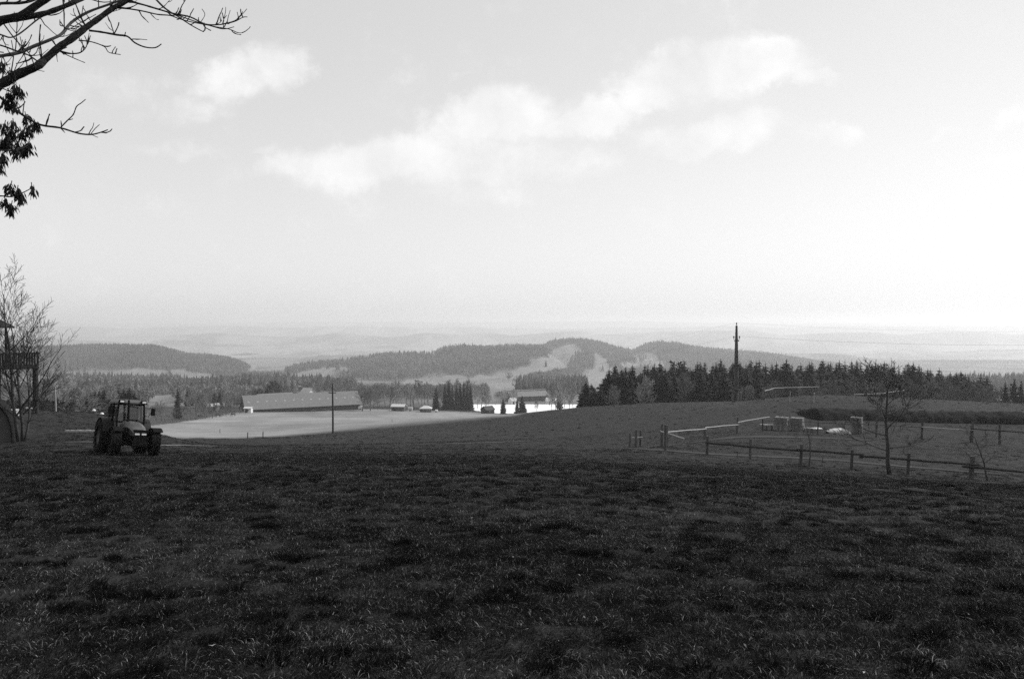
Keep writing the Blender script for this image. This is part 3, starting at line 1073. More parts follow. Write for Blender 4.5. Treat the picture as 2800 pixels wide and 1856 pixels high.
def village_trees():
    g = random.Random(21)
    # bare trees between the barn and the sandy yard
    for i in range(34):
        px = 985 + 345 * (i + g.uniform(.1, .9)) / 34
        d = g.uniform(452, 540)
        by_top('bare_tree', g.choice(BARE_BIG), 14, px, g.uniform(1042, 1068), d, 'tall bare grey tree in the grove behind the sheds', 'tree', 'bare grove behind the sheds')
    for i in range(12):
        px = 1330 + 80 * g.random()
        by_top('bare_tree', g.choice(BARE_BIG), 14, px, g.uniform(1062, 1085), g.uniform(530, 580), 'bare tree standing behind the dark hut', 'tree', 'bare trees behind the hut')
    for (px, top) in ((1535, 1048), (1545, 1060), (1556, 1052), (1520, 1064), (1568, 1062), (1510, 1070)):
        by_top('bare_tree', g.choice(BARE_BIG), 14, px, top, g.uniform(430, 465), 'slender bare tree beside the sandy yard', 'tree', 'slender trees beside the yard', .8)
    by_top('spruce_tree', SPRUCE[2], 20.6, 1530, 1042, 470, 'grey spruce rising among slender bare trees by the yard')
    # conifer grove with bare stems
    for k, (px, top) in enumerate(((1216, 1042), (1227, 1036), (1236, 1048), (1248, 1046), (1258, 1045), (1268, 1040), (1278, 1042), (1286, 1050))):
        by_top('spruce_tree', SPRUCE[k % 6], 20.6, px, top, 460 + (k * 7) % 19, 'narrow dark spruce in the tight grove above the pasture', 'tree', 'tight spruce grove', .75)
    by_top('spruce_tree', SPRUCE[1], 20.6, 1192, 1055, 452, 'single dark spruce left of the tight grove')
    by_top('pine_tree', PINE[0], 15, 1130, 1032, 520, 'dark round-crowned pine topping the bare grove', wide=1.1)
    # small spruces in the sandy yard
    by_top('spruce_tree', SPRUCE[3], 20.6, 1376, 1086, 425, 'small dark spruce beside the dark hut', wide=1.3)
    by_top('spruce_tree', SPRUCE[0], 20.6, 1414, 1088, 428, 'small spruce behind the pointed one in the sandy yard', wide=1.1)
    by_top('spruce_tree', SPRUCE[4], 20.6, 1428, 1080, 422, 'small pointed spruce in front of the bright sandy yard', wide=1.25)
    by_top('bare_tree', BARE_BIG[1], 14, 1468, 1094, 430, 'thin bare tree standing before the bright yard', wide=.7)
    # at the right end of the barn
    by_top('bare_tree', BARE_MID[0], 8, 990, 1060, 415, 'dark bushy bare tree against the right end of the barn', wide=1.5)
    by_top('bare_tree', BARE_MID[2], 8, 1012, 1066, 418, 'spreading bare tree just right of the barn end', wide=1.3)
    # behind the barn
    by_top('round_tree', dome_meshes(1), 9, 745, 1042, 462, 'dark dome-shaped evergreen behind the barn roof', wide=.55)
    by_top('round_tree', dome_meshes(2), 9, 706, 1064, 460, 'low dark evergreen left of the dome-shaped one behind the barn', wide=.7)
    for (px, top) in ((860, 1040), (905, 1046), (930, 1042), (960, 1050), (640, 1046), (615, 1040), (655, 1060)):
        by_top('bare_tree', g.choice(BARE_BIG), 14, px, top, g.uniform(480, 560), 'bare tree showing over the long barn roof', 'tree', 'bare trees behind the barn')
    by_top('bare_tree', BARE_MID[1], 8, 655, 1082, 405, 'dark bare bush at the left gable of the barn', wide=1.4)
    # hedge row along the lower pasture fence
    for k, (px, top, d) in enumerate(((440, 1098, 295), (425, 1110, 300), (470, 1118, 300), (497, 1110, 310), (533, 1080, 318), (560, 1096, 330), (578, 1102, 335), (600, 1100, 350), (616, 1106, 356), (632, 1104, 365))):
        by_top('bare_tree', BARE_MID[k % 4], 8, px, top, d, 'bare orchard tree along the lower pasture fence', 'tree', 'orchard trees along the fence', 1.15)
    by_top('columnar_tree', SPRUCE[2], 20.6, 484, 1058, 322, 'dark narrow column-shaped conifer beside the orchard trees', wide=.95)
    # the left side below the crest
    for k, (px, top, d) in enumerate(((232, 1085, 205), (246, 1072, 212), (258, 1066, 205), (270, 1068, 215), (284, 1064, 210), (300, 1080, 214), (322, 1060, 225), (336, 1062, 230), (352, 1056, 226), (366, 1070, 222))):
        by_top('spruce_tree', SPRUCE[k % 6], 20.6, px, top, d, 'dark spruce in the group behind the tractor', 'tree', 'spruces behind the tractor', 2.1)
    for k, (px, top, d) in enumerate(((20, 1040, 190), (70, 1046, 200), (120, 1052, 195), (160, 1048, 205), (190, 1060, 210), (205, 1052, 220), (-40, 1050, 190), (310, 1075, 200), (395, 1105, 190))):
        by_top('bare_tree', BARE_BIG[k % 5], 14, px, top, d, 'grey bare tree below the lawn behind the lookout', 'tree', 'bare trees below the lawn', 1.1)
    by_top('bush', BUSH[0], 3.2, 216, 1076, 84, 'pale rounded bare bush at the edge of the lawn', 'bush', None, 1.15)
    for k, px in enumerate((20, 45, 70, 92, 112, 134, 154, 172, 188, 240, 262)):
        by_top('bush', HEDGE[k % 2], 3.2, px, 1094 + 6 * (k % 3), 80 + 2 * k, 'low dark shrub in the hedge behind the lawn', 'bush', 'hedge shrubs behind the lawn', 1.5)
    # wood beyond the crest at the left edge
    for k in range(46):
        px = -120 + 380 * g.random()
        d = g.uniform(300, 560)
        if g.random() < .35:
            by_top('spruce_tree', g.choice(SPRUCE), 20.6, px, g.uniform(1046, 1076), d, 'dark spruce in the wood behind the lookout hut', 'tree', 'spruces behind the lookout')
        else:
            by_top('bare_tree', g.choice(BARE_BIG), 14, px, g.uniform(1040, 1080), d, 'grey bare tree in the wood behind the lookout hut', 'tree', 'bare trees behind the lookout')
    # trees down the pasture on the far left of the barn
    for k in range(26):
        px = 500 + 160 * g.random()
        by_top('bare_tree', g.choice(BARE_BIG), 14, px, g.uniform(1062, 1090), g.uniform(420, 540), 'grey bare tree in the thicket left of the barn', 'tree', 'thicket left of the barn')
    for k in range(12):
        px = 505 + 150 * g.random()
        by_top('spruce_tree', g.choice(SPRUCE), 20.6, px, g.uniform(1062, 1088), g.uniform(440, 540), 'dark spruce standing in the thicket left of the barn', 'tree', 'spruces in the thicket', 1.2)


village_trees()

# ------------------------------------------------------------------ long barn and the farm
M_roof = mat('pale_roofing', 0.15, 0.8, 0.2, n_scale=.8, n_amt=0.12, n_stretch=(1, 1, 1), second=(6, .06))
M_roof_light = mat('bright_roofing', 0.45, 0.7, 0.3, n_scale=1.2, n_amt=0.06)
M_wall_dark = mat('dark_boarding', 0.06, 0.9, 0.15, n_scale=2, n_amt=0.2)
M_wall_light = mat('pale_render', 0.6, 0.85, 0.2, n_scale=2, n_amt=0.08)
M_pane = mat('skylight_sheet', 0.25, 0.4, 0.4)
M_glass = mat('window_glass', 0.03, 0.1, 0.5)


def frame_from(a, b):
    """yaw of the line from a to b"""
    return math.atan2(b.y - a.y, b.x - a.x)


def gable_building(name, label, cat, a, b, depth, wall_h, roof_h, m_roof, m_wall, over=.5, windows=0, skylights=0, door=True, hip=0.0, win_m=None, gable_m=None):
    """front foot from a to b, the body reaching back by depth; local x along the front, y back"""
    L = (Vector((b.x, b.y)) - Vector((a.x, a.y))).length
    zb = max(a.z, b.z)
    t = thing(name, label, cat, (a.x, a.y, zb), (0, 0, frame_from(a, b)))
    base = 0.0
    down = max(a.z, b.z) - min(a.z, b.z) + .6
    wh = wall_h
    mb = MB()
    w = .3
    for (x0, x1, y0, y1) in ((0, L, 0, w), (0, L, depth - w, depth), (0, w, w, depth - w), (L - w, L, w, depth - w)):
        mb.box(((x0 + x1) / 2, (y0 + y1) / 2, (wh - down) / 2), (x1 - x0, y1 - y0, wh + down))
    mb.obj('wall', m_wall, t)
    if hip == 0:
        gb = MB()
        for x in (0, L - w):
            gb.add([(x, 0, wh + .003), (x + w, 0, wh + .003), (x + w, depth, wh + .003), (x, depth, wh + .003), (x, depth / 2, wh + roof_h - .05), (x + w, depth / 2, wh + roof_h - .05)],
                   [(0, 1, 5, 4), (2, 3, 4, 5), (0, 4, 3), (1, 2, 5), (0, 3, 2, 1)])
        gb.obj('gable', gable_m or m_wall, t)
    sl = math.atan2(roof_h, depth / 2)
    ox, oy = over, over
    dz = oy * math.tan(sl)
    th = .18
    for sgn in (0, 1):
        rb = MB()
        y0 = -oy if sgn == 0 else depth + oy
        e0, e1 = Vector((-ox, y0, wh - dz)), Vector((L + ox, y0, wh - dz))
        r0, r1 = Vector((-ox + hip, depth / 2, wh + roof_h)), Vector((L + ox - hip, depth / 2, wh + roof_h))
        upv = Vector((0, 0, th))
        rb.add([e0, e1, r1, r0, e0 + upv, e1 + upv, r1 + upv, r0 + upv], [(0, 3, 2, 1), (4, 5, 6, 7), (0, 1, 5, 4), (1, 2, 6, 5), (2, 3, 7, 6), (3, 0, 4, 7)])
        ro = rb.obj('roof', m_roof, t)
        if sgn == 0 and skylights:
            for k in range(skylights):
                sb = MB()
                x = L * (k + .35) / skylights
                f = .52
                c = e0.lerp(r0, f)
                M = Matrix.Rotation(sl, 3, 'X')
                sb.box((x, c.y, c.z + th + .03), (1.0, 1.1, .06), M)
                sb.obj('skylight', M_pane, ro)
    if hip:
        for sx in (0, 1):
            hb = MB()
            x0 = -ox if sx == 0 else L + ox
            x1 = -ox + hip if sx == 0 else L + ox - hip
            hb.add([(x0, -oy, wh - dz + .01), (x0, depth + oy, wh - dz + .01), (x1, depth / 2, wh + roof_h + th - .01)], [(0, 1, 2)])
            hb.obj('roof', m_roof, t)
    for k in range(windows):
        x = L * (k + .5) / windows
        wb = MB()
        wb.box((x, -.02, base + wall_h * .55), (min(1.3, L / windows * .5), .06, min(1.1, wall_h * .4)))
        wf = wb.obj('window', win_m or M_white, t)
        pb = MB()
        pb.box((x, -.06, base + wall_h * .55), (min(1.3, L / windows * .5) * .8, .03, min(1.1, wall_h * .4) * .8))
        pb.obj('pane', M_glass, wf)
    if door:
        db = MB()
        db.box((L * .12 + .6, -.03, base + min(1.05, wall_h * .45)), (1.2, .08, min(2.1, wall_h * .9)))
        db.obj('door', M_wood_dark, t)
    return t


# the long barn, running away to the right
ba, bb = P(674, 1124, 400), P(985, 1108, 428)
ba, bb = Vector((ba.x, ba.y, h(ba.x, ba.y))), Vector((bb.x, bb.y, h(bb.x, bb.y)))
gable_building('barn', 'long low barn with a pale grey roof and a row of skylights', 'barn', ba, bb, 15, 1.7, 5.9, M_roof, M_wall_dark, .9, 0, 13)
b2a, b2b = P(716, 1072, 440), P(808, 1068, 452)
b2a.z, b2b.z = h(b2a.x, b2a.y), h(b2b.x, b2b.y)
gable_building('barn', 'second barn roof edge rising behind the long barn', 'barn', b2a, b2b, 12, 4.6, 3.3, M_roof, M_wall_dark, .6)
h3a, h3b = P(820, 1072, 470), P(842, 1072, 466)
h3a.z, h3b.z = h(h3a.x, h3a.y), h(h3b.x, h3b.y)
gable_building('house', 'small house with a bright pointed roof behind the barn', 'house', h3a, h3b, 6, 8.0, 3.0, M_roof_light, M_wall_light, .5, 2)
for (p0, y0, p1, y1, dd0, dd1, dep, wh, rh, mr, mw, hip, nm, lab, nw) in (
        (1070, 1124, 1104, 1124, 425, 424, 5.0, 2.3, 1.0, M_roof_light, M_wood, 0, 'shed', 'wooden shed with a long pale roof at the top of the pasture', 0),
        (1148, 1126, 1178, 1126, 420, 420, 5.0, 1.9, 1.1, M_roof_light, M_wood, 2.4, 'shed', 'open shelter with a bright hipped roof beside the spruce grove', 2),
        (915, 1112, 941, 1112, 425, 428, 4.0, 1.8, .7, M_wall_dark, M_wood_dark, 0, 'shed', 'low dark hut with a pale window in front of the barn', 1),
        (1330, 1128, 1352, 1128, 430, 434, 4.5, 2.0, 1.7, M_wall_dark, M_wood_dark, 0, 'hut', 'dark gabled hut by the edge of the sandy yard', 1),
        (668, 1132, 686, 1131, 392, 392, 3.0, 2.2, .5, M_roof_light, M_wall_light, 0, 'shed', 'small white-fronted shed at the left foot of the barn', 1),
        (580, 1120, 600, 1118, 420, 422, 4.0, 2.4, 1.0, M_roof_light, M_wall_light, 0, 'shed', 'pale flat-roofed shed among the bare trees left of the barn', 1)):
    a_, b_ = P(p0, y0, dd0), P(p1, y1, dd1)
    a_.z, b_.z = h(a_.x, a_.y), h(b_.x, b_.y)
    gable_building(nm, lab, 'shed' if nm == 'shed' else 'hut', a_, b_, dep, wh, rh, mr, mw, .4, nw, 0, True, hip)
# long hall past the sandy yard
a_, b_ = P(1398, 1096, 600), P(1500, 1094, 612)
a_.z, b_.z = h(a_.x, a_.y), h(b_.x, b_.y)
gable_building('riding_hall', 'long pale hall with a bright ridge above the sandy yard', 'hall', a_, b_, 15, 3.6, 3.6, M_roof, M_wood, .6, 0)
rb = MB()
am, bm = a_.lerp(b_, 0), b_
yaw = frame_from(a_, b_)
hall = [o for o in bpy.data.objects if o.name.startswith('riding_hall')][0]
Lh = (Vector((b_.x, b_.y)) - Vector((a_.x, a_.y))).length
rb.box((Lh / 2, 7.5, 3.6 + 3.6 + .35), (Lh + 1, 1.6, .7))
rb.obj('ridge_light', M_pane, hall)
for (px, py, d, w, lab) in ((1497, 1103, 545, 26, 'pale shed at the far right corner of the sandy yard'), (1400, 1106, 540, 14, 'small white-gabled building behind the small spruces')):
    a_, b_ = P(px, py, d), P(px + w, py, d + 2)
    a_.z, b_.z = h(a_.x, a_.y), h(b_.x, b_.y)
    gable_building('shed', lab, 'shed', a_, b_, 5, 2.8, 1.6, M_roof_light, M_wall_light, .3, 2)
# white farm under the wooded hill and other far houses
for (px, py, d, w, lab) in ((266, 1027, 1715, 18, 'long white farm building in the field under the wooded hill'), (248, 1028, 1705, 5, 'small white barn end left of the long white farm building'),
                            (295, 1018, 1740, 12, 'faint pale house above the white farm'),
                            (398, 1082, 760, 14, 'pale house at the edge of the small field left of the barn wood'), (1498, 995, 2000, 6, 'tiny white house on the field below the summit'),
                            (1762, 997, 2250, 5, 'left one of two tiny white houses on the far slope'), (1778, 996, 2260, 5, 'right one of two tiny white houses on the far slope'),
                            (983, 1052, 620, 8, 'pale gable glimpsed among trees right of the barn')):
    x = (px - 1400) / FPX * d
    L = w / FPX * d
    zg = max(h(x, d), float(hill_c(np.array([x]), np.array([float(d)]))[0]) if 1150 < d < 2500 else -999, float(hill_p(np.array([x]), np.array([float(d)]))[0]) if 1750 < d < 2600 and px < 1660 else -999,
             float(hill_r(np.array([x]), np.array([float(d)]))[0]) if 1850 < d < 2700 and px > 1700 else -999)
    gable_building('house', lab, 'house', Vector((x, d, zg)), Vector((x + L, d - L * .15, zg)), max(6, L * .45), 4.5, 3.5, M_roof_light, M_wall_light, .4, 3 if L > 8 else 2)

# sandy yard
M_sand = mat('pale_sand', 0.80, 0.95, 0.1, n_scale=.15, n_amt=0.05)


def drape(name, rows, m, off=.05, label=None, tone=None):
    """sheet laid on the ground through rows of (x, y) points"""
    A = np.array(rows, float)
    nr, nc, _ = A.shape
    Z = H(A[..., 0], A[..., 1]) + off
    V = np.stack([A[..., 0], A[..., 1], Z], -1).reshape(-1, 3)
    i = np.arange(nr - 1)[:, None] * nc
    j = np.arange(nc - 1)[None, :]
    F = np.stack([i + j, i + j + 1, i + nc + j + 1, i + nc + j], -1).reshape(-1, 4)
    o = link(name, np_mesh(name, V, F[:, ::-1] if False else F, m, np.ones(len(V)) if tone is None else tone, True))
    struct(o, label)
    return o


rows = []
for d in np.linspace(436, 545, 18):
    x0 = np.interp(d, [436, 460, 545], [1360, 1300, 1255])
    x1 = np.interp(d, [436, 545], [1660, 1700])
    rows.append([((px - 1400) / FPX * d, d) for px in np.linspace(x0, x1, 40)])
drape('sandy_yard', rows, M_sand, .12, 'bright sandy riding yard beyond the meadow crest')


def lane(name, pts, width, m, label, off=.025):
    """pts: (px, d) centre line"""
    Q = [ground(px, d) for px, d in pts]
    xs, ys = np.array([q.x for q in Q]), np.array([q.y for q in Q])
    t = np.concatenate([[0], np.cumsum(np.hypot(np.diff(xs), np.diff(ys)))])
    tt = np.linspace(0, t[-1], int(t[-1] / .8) + 2)
    X, Y = np.interp(tt, t, xs), np.interp(tt, t, ys)
    k = np.ones(9) / 9
    X = np.convolve(np.pad(X, 4, mode='edge'), k, 'valid')
    Y = np.convolve(np.pad(Y, 4, mode='edge'), k, 'valid')
    tx, ty = np.gradient(X), np.gradient(Y)
    ln = np.hypot(tx, ty)
    nx, ny = -ty / ln, tx / ln
    jig = (fbm(tt * .5, tt * 0 + 3, 3) - .5) * .5 * width
    rows = []
    tones = []
    for s in (-.5, -.28, 0, .28, .5):
        w = width * (.6 + .8 * fbm(tt * .35 + 9, tt * 0 + s * 4, 2))
        xx, yy = X + nx * (s * w + jig), Y + ny * (s * w + jig)
        rows.append(np.stack([xx, yy], -1))
        g0 = cover(xx, yy, H(xx, yy))
        k = np.clip(np.minimum(tt, tt[-1] - tt) / 5.0, 0, 1) * (1 - (abs(s) / .5) ** 2) * (.35 + .9 * fbm(tt * .6 + 31, tt * 0 + s * 3, 3))
        tones.append(g0 * (1 - k) + m[1] * k)
    return drape(name, rows, m[0], off, label, np.array(tones).ravel())


M_track = (mat('trodden_grass', 1.0, 0.95, 0.1, tone=True, n_scale=1.2, n_amt=0.3, n_detail=6), .05)
M_track_pale = (MATS['trodden_grass'], .20)


def lane_px(pts):
    """(px, py) to (px, d) by walking along the sight line to the ground"""
    out = []
    for (px, py) in pts:
        ds = np.linspace(10, 140, 1301)
        xs = (px - 1400) / FPX * ds
        zz = H(xs, ds)
        _, qy = project(xs, ds, zz)
        i = np.argmax(qy <= py)
        out.append((px, float(ds[i])))
    return out


lane('farm_track', lane_px([(120, 1211), (250, 1213), (480, 1218), (660, 1219.5), (800, 1221), (950, 1219), (1150, 1215), (1350, 1209), (1500, 1205)]), .6, M_track_pale, 'pale farm track crossing the meadow past the tractor')
lane('path', lane_px([(1700, 1224), (1830, 1236), (1900, 1238), (2000, 1244), (2100, 1248), (2250, 1256), (2400, 1268), (2550, 1282), (2680, 1292), (2790, 1300)]), 1.1, M_track, 'worn path along the wooden fence')
lane('path', lane_px([(1850, 1215), (1950, 1203), (2050, 1194), (2150, 1194), (2300, 1199), (2420, 1206)]), 1.0, M_track, 'faint path in front of the straw bales')

# ------------------------------------------------------------------ tractor
def make_tractor():
    M_paint = mat('tractor_paint', 0.06, 0.35, 0.5, n_scale=3, n_amt=0.12)
    M_roofp = mat('tractor_roof', 0.06, 0.45, 0.4, n_scale=4, n_amt=0.12)
    M_black = mat('black_trim', 0.006, 0.75, 0.06)
    M_chrome = mat('lamp_glass', 0.65, 0.15, 0.6)
    M_seat = mat('seat_cloth', 0.10, 0.9, 0.1)
    gm = bpy.data.materials.new('cab_glass')
    gm.use_nodes = True
    nt = gm.node_tree
    nt.nodes.clear()
    o = nt.nodes.new('ShaderNodeOutputMaterial')
    tr = nt.nodes.new('ShaderNodeBsdfTransparent')
    tr.inputs[0].default_value = (.78, .78, .78, 1)
    gl = nt.nodes.new('ShaderNodeBsdfGlossy')
    gl.inputs['Roughness'].default_value = .05
    mx = nt.nodes.new('ShaderNodeMixShader')
    mx.inputs[0].default_value = .08
    nt.links.new(tr.outputs[0], mx.inputs[1])
    nt.links.new(gl.outputs[0], mx.inputs[2])
    nt.links.new(mx.outputs[0], o.inputs[0])

    b = P(347, 1236, 38.2)
    b.z = h(b.x, b.y)
    yaw = R(180 + 39)
    fx, fy = -math.sin(yaw), math.cos(yaw)
    e = .8
    gx, gy = (h(b.x + e, b.y) - h(b.x - e, b.y)) / (2 * e), (h(b.x, b.y + e) - h(b.x, b.y - e)) / (2 * e)
    nrm = Vector((-gx, -gy, 1)).normalized()
    fwd = Vector((fx, fy, 0))
    fwd = (fwd - nrm * fwd.dot(nrm)).normalized()
    rgt = fwd.cross(nrm)
    M = Matrix((rgt, fwd, nrm)).transposed()
    M = M * 1.0
    t = thing('tractor', 'dark tractor with a glazed cab and pale bonnet parked on the meadow', 'tractor', b, M.to_euler())
    t.scale = (.96, .96, .96)

    def wheel(x, y, r, w, lugs, steer=0.0):
        tb = MB()
        sg = 24
        prof = [(-.5, .56), (-.5, .80), (-.42, .93), (-.25, .965), (.25, .965), (.42, .93), (.5, .80), (.5, .56)]
        vs = []
        for k in range(sg):
            a = 2 * math.pi * k / sg
            for (px_, pr) in prof:
                vs.append((px_ * w, math.cos(a) * r * pr, math.sin(a) * r * pr))
        n = len(prof)
        fs = []
        for k in range(sg):
            k2 = (k + 1) % sg
            for j in range(n - 1):
                fs.append((k * n + j, k * n + j + 1, k2 * n + j + 1, k2 * n + j))
        tb.add(vs, fs)
        for k in range(lugs):
            for s in (-1, 1):
                a = 2 * math.pi * (k + (.5 if s > 0 else 0)) / lugs
                sk = .16
                q = []
                for (xx, da) in ((.03 * w * s, 0.0), (.5 * w * s, -sk * 2.2)):
                    for dd in (-.075, .075):
                        for rr in (.95, 1.0 if abs(xx) < .3 * w else .985):
                            aa = a + da + dd * .6 / r
                            q.append((xx, math.cos(aa) * r * rr, math.sin(aa) * r * rr))
                tb.add(q, [(0, 1, 3, 2), (4, 6, 7, 5), (0, 4, 5, 1), (2, 3, 7, 6), (1, 5, 7, 3)])
        ty = tb.obj('tyre', M_rubber)
        rb = MB()
        for (xx, r0, r1) in ((-.38, .58, .30), (.38, .58, .30)):
            vs, fs = [], []
            for k in range(20):
                a = 2 * math.pi * k / 20
                vs.append((xx * w, math.cos(a) * r * r0, math.sin(a) * r * r0))
                vs.append((xx * w * .45, math.cos(a) * r * r1, math.sin(a) * r * r1))
            for k in range(20):
                k2 = (k + 1) % 20
                fs.append((2 * k, 2 * k2, 2 * k2 + 1, 2 * k + 1))
            fs.append(tuple(2 * k + 1 for k in range(20)))
            rb.add(vs, fs)
        rb.tube([(-.3 * w, 0, 0), (.3 * w, 0, 0)], r * .16, 10)
        ri = rb.obj('rim', mat('rim_paint', 0.03, 0.5, 0.4, n_scale=6, n_amt=.2))
        wh = bpy.data.objects.new('wheel', None)
        C.objects.link(wh)
        wh.parent = t
        wh.location = (x, y, r * .985)
        wh.rotation_euler = (0, 0, steer)
        ty.parent = wh
        ri.parent = wh

    fr, rr = .64, .86
    for s in (-1, 1):
        wheel(s * .90, 1.25, fr, .44, 18, R(-7))
        wheel(s * .92, -1.25, rr, .52, 20)
    # chassis: engine block, gearbox, axles
    mb = MB()
    mb.box((0, .95, .72), (.5, 1.9, .5))
    mb.box((0, -.7, .85), (.62, 1.7, .6))
    mb.tube([(-.8, -1.25, rr), (.8, -1.25, rr)], .16, 8)
    mb.tube([(-.75, 1.25, fr * .95), (.75, 1.25, fr * .95)], .11, 8)
    mb.box((0, 2.02, .78), (.55, .22, .5))
    mb.box((0, 2.12, .62), (.7, .14, .22))
    mb.box((.48, .05, .62), (.3, .9, .4))
    mb.box((-.48, .05, .62), (.3, .9, .4))
    mb.obj('chassis', M_black, t)
    # bonnet: tapering, sloping to the nose, shoulders rounded
    hb = MB()
    vs, fs = [], []
    secs = [(.02, .42, 1.66), (.5, .41, 1.63), (1.1, .385, 1.54), (1.6, .355, 1.42), (1.92, .33, 1.30), (2.04, .30, 1.16)]
    for (y, hw, zt) in secs:
        zb = .98
        vs += [(-hw, y, zb), (-hw, y, zt - .16), (-hw * .86, y, zt - .04), (-hw * .5, y, zt), (hw * .5, y, zt), (hw * .86, y, zt - .04), (hw, y, zt - .16), (hw, y, zb)]
    for i in range(len(secs) - 1):
        for j in range(7):
            fs.append((i * 8 + j, (i + 1) * 8 + j, (i + 1) * 8 + j + 1, i * 8 + j + 1))
    fs.append(tuple(len(vs) - 8 + j for j in range(8)))
    hb.add(vs, fs)
    bon = hb.obj('bonnet', M_paint, t)
    gb = MB()
    gb.box((0, 2.055, 1.06), (.60, .05, .30))
    gb.box((0, 2.02, 1.24), (.64, .10, .07))
    gr = gb.obj('grille', M_black, t)
    for s in (-1, 1):
        lb = MB()
        lb.box((s * .155, 2.085, 1.05), (.21, .03, .12))
        lb.obj('headlight', M_chrome, t)
        eb = MB()
        eb.box((s * .425, .75, 1.18), (.012, 1.2, .34))
        eb.obj('side_vent', M_black, bon)
    # front mudguards
    for s in (-1, 1):
        fb = MB()
        vs, fs = [], []
        for k in range(9):
            a = R(48 + 112 * k / 8)
            for xx in (-.26, .26):
                for q in (1.13, 1.17):
                    vs.append((s * .90 + xx * .88, 1.25 + math.cos(a) * fr * q, fr + math.sin(a) * fr * q))
        for k in range(8):
            i0 = 4 * k
            fs += [(i0, i0 + 4, i0 + 6, i0 + 2), (i0 + 1, i0 + 3, i0 + 7, i0 + 5), (i0, i0 + 1, i0 + 5, i0 + 4), (i0 + 2, i0 + 6, i0 + 7, i0 + 3)]
        fb.add(vs, fs)
        fb.obj('mudguard', M_black, t)
        sb = MB()
        sb.tube([(s * .35, 1.25, .75), (s * .62, 1.25, 1.15), (s * .78, 1.25, 1.33)], .03, 6)
        sb.obj('mudguard_bracket', M_black, t)
        # rear mudguards
        vs, fs = [], []
        rbm = MB()
        for k in range(10):
            a = R(15 + 140 * k / 9)
            for xx in (-.28, .24):
                for q in (1.06, 1.10):
                    vs.append((s * (.90 + xx), -1.25 + math.cos(a) * rr * q, rr + math.sin(a) * rr * q))
        for k in range(9):
            i0 = 4 * k
            fs += [(i0, i0 + 4, i0 + 6, i0 + 2), (i0 + 1, i0 + 3, i0 + 7, i0 + 5), (i0, i0 + 1, i0 + 5, i0 + 4), (i0 + 2, i0 + 6, i0 + 7, i0 + 3)]
        rbm.add(vs, fs)
        rbm.obj('rear_mudguard', mat('mudguard_paint', .015, .5, .15), t)
    # cab
    zc, zt = 1.12, 2.52
    fb = MB()
    fb.box((0, -.72, 1.06), (1.3, 1.55, .12))
    fb.obj('cab_floor', M_black, t)
    corners_b = [(-.62, .08), (.62, .08), (.66, -.72), (.66, -1.5), (-.66, -1.5), (-.66, -.72)]
    corners_t = [(-.60, -.12), (.60, -.12), (.64, -.78), (.62, -1.42), (-.62, -1.42), (-.64, -.78)]
    for (q0, q1) in zip(corners_b, corners_t):
        pb = MB()
        pb.tube([(q0[0], q0[1], zc), (q0[0] * 1.02, (q0[1] + q1[1]) / 2 + .02, (zc + zt) / 2), (q1[0], q1[1], zt)], .048, 6)
        pb.obj('cab_pillar', M_black, t)
    rl = MB()
    for (z, cs) in ((zc + .02, corners_b), (zt - .02, corners_t)):
        for k in range(6):
            p0, p1 = cs[k], cs[(k + 1) % 6]
            rl.tube([(p0[0], p0[1], z), (p1[0], p1[1], z)], .045, 5)
    rl.obj('cab_frame', M_black, t)
    for k, nm in ((0, 'windscreen'), (1, 'side_window'), (2, 'side_window'), (3, 'rear_window'), (4, 'side_window'), (5, 'side_window')):
        wb = MB()
        q0, q1 = corners_b[k], corners_b[(k + 1) % 6]
        r0, r1 = corners_t[k], corners_t[(k + 1) % 6]
        wb.add([(q0[0], q0[1], zc), (q1[0], q1[1], zc), (r1[0], r1[1], zt), (r0[0], r0[1], zt)], [(0, 1, 2, 3)])
        wb.obj(nm, gm, t)
    # roof with a raised pale cap and lamp housings
    rb = MB()
    rb.add([(-.70, .10, zt), (.70, .10, zt), (.72, -1.5, zt), (-.72, -1.5, zt), (-.70, .10, zt + .07), (.70, .10, zt + .07), (.72, -1.5, zt + .07), (-.72, -1.5, zt + .07),
            (-.60, .0, zt + .21), (.60, .0, zt + .21), (.62, -1.4, zt + .22), (-.62, -1.4, zt + .22)],
           [(3, 2, 1, 0), (0, 1, 5, 4), (1, 2, 6, 5), (2, 3, 7, 6), (3, 0, 4, 7), (4, 5, 9, 8), (5, 6, 10, 9), (6, 7, 11, 10), (7, 4, 8, 11), (8, 9, 10, 11)])
    rf = rb.obj('roof', M_roofp, t)
    for s in (-1, 1):
        wl = MB()
        wl.box((s * .52, .13, zt + .10), (.26, .14, .17))
        lo = wl.obj('work_lamp', M_black, t)
        wg = MB()
        wg.box((s * .52, .205, zt + .10), (.18, .02, .09))
        wg.obj('lamp_glass', M_chrome, lo)
    # exhaust, mirrors, hand rail, wiper
    xb = MB()
    xb.tube([(.20, .34, 1.58), (.21, .32, 2.2), (.24, .28, 2.70)], [.065, .055, .05], 8)
    xb.obj('exhaust', M_black, t)
    for s in (-1, 1):
        ab = MB()
        ab.tube([(s * .62, -.05, 2.32), (s * .98, .12, 2.36)], .016, 5)
        ab.tube([(s * .62, .0, 1.92), (s * .82, .05, 1.92), (s * .96, .12, 2.28)], .016, 5)
        ar = ab.obj('mirror_arm', M_black, t)
        gb2 = MB()
        gb2.box((s * 1.0, .12, 2.16), (.19, .08, .36))
        gb2.obj('mirror', M_black, t)
    hr = MB()
    hr.tube([(-.75, .14, 1.62), (-.42, .16, 1.62), (-.32, .16, 1.72), (.32, .16, 1.72), (.42, .16, 1.62), (.80, .14, 1.62)], .028, 6)
    hr.obj('cross_rail', M_black, t)
    wp = MB()
    wp.tube([(.15, -.06, 2.42), (-.35, -.03, 2.36)], .012, 4)
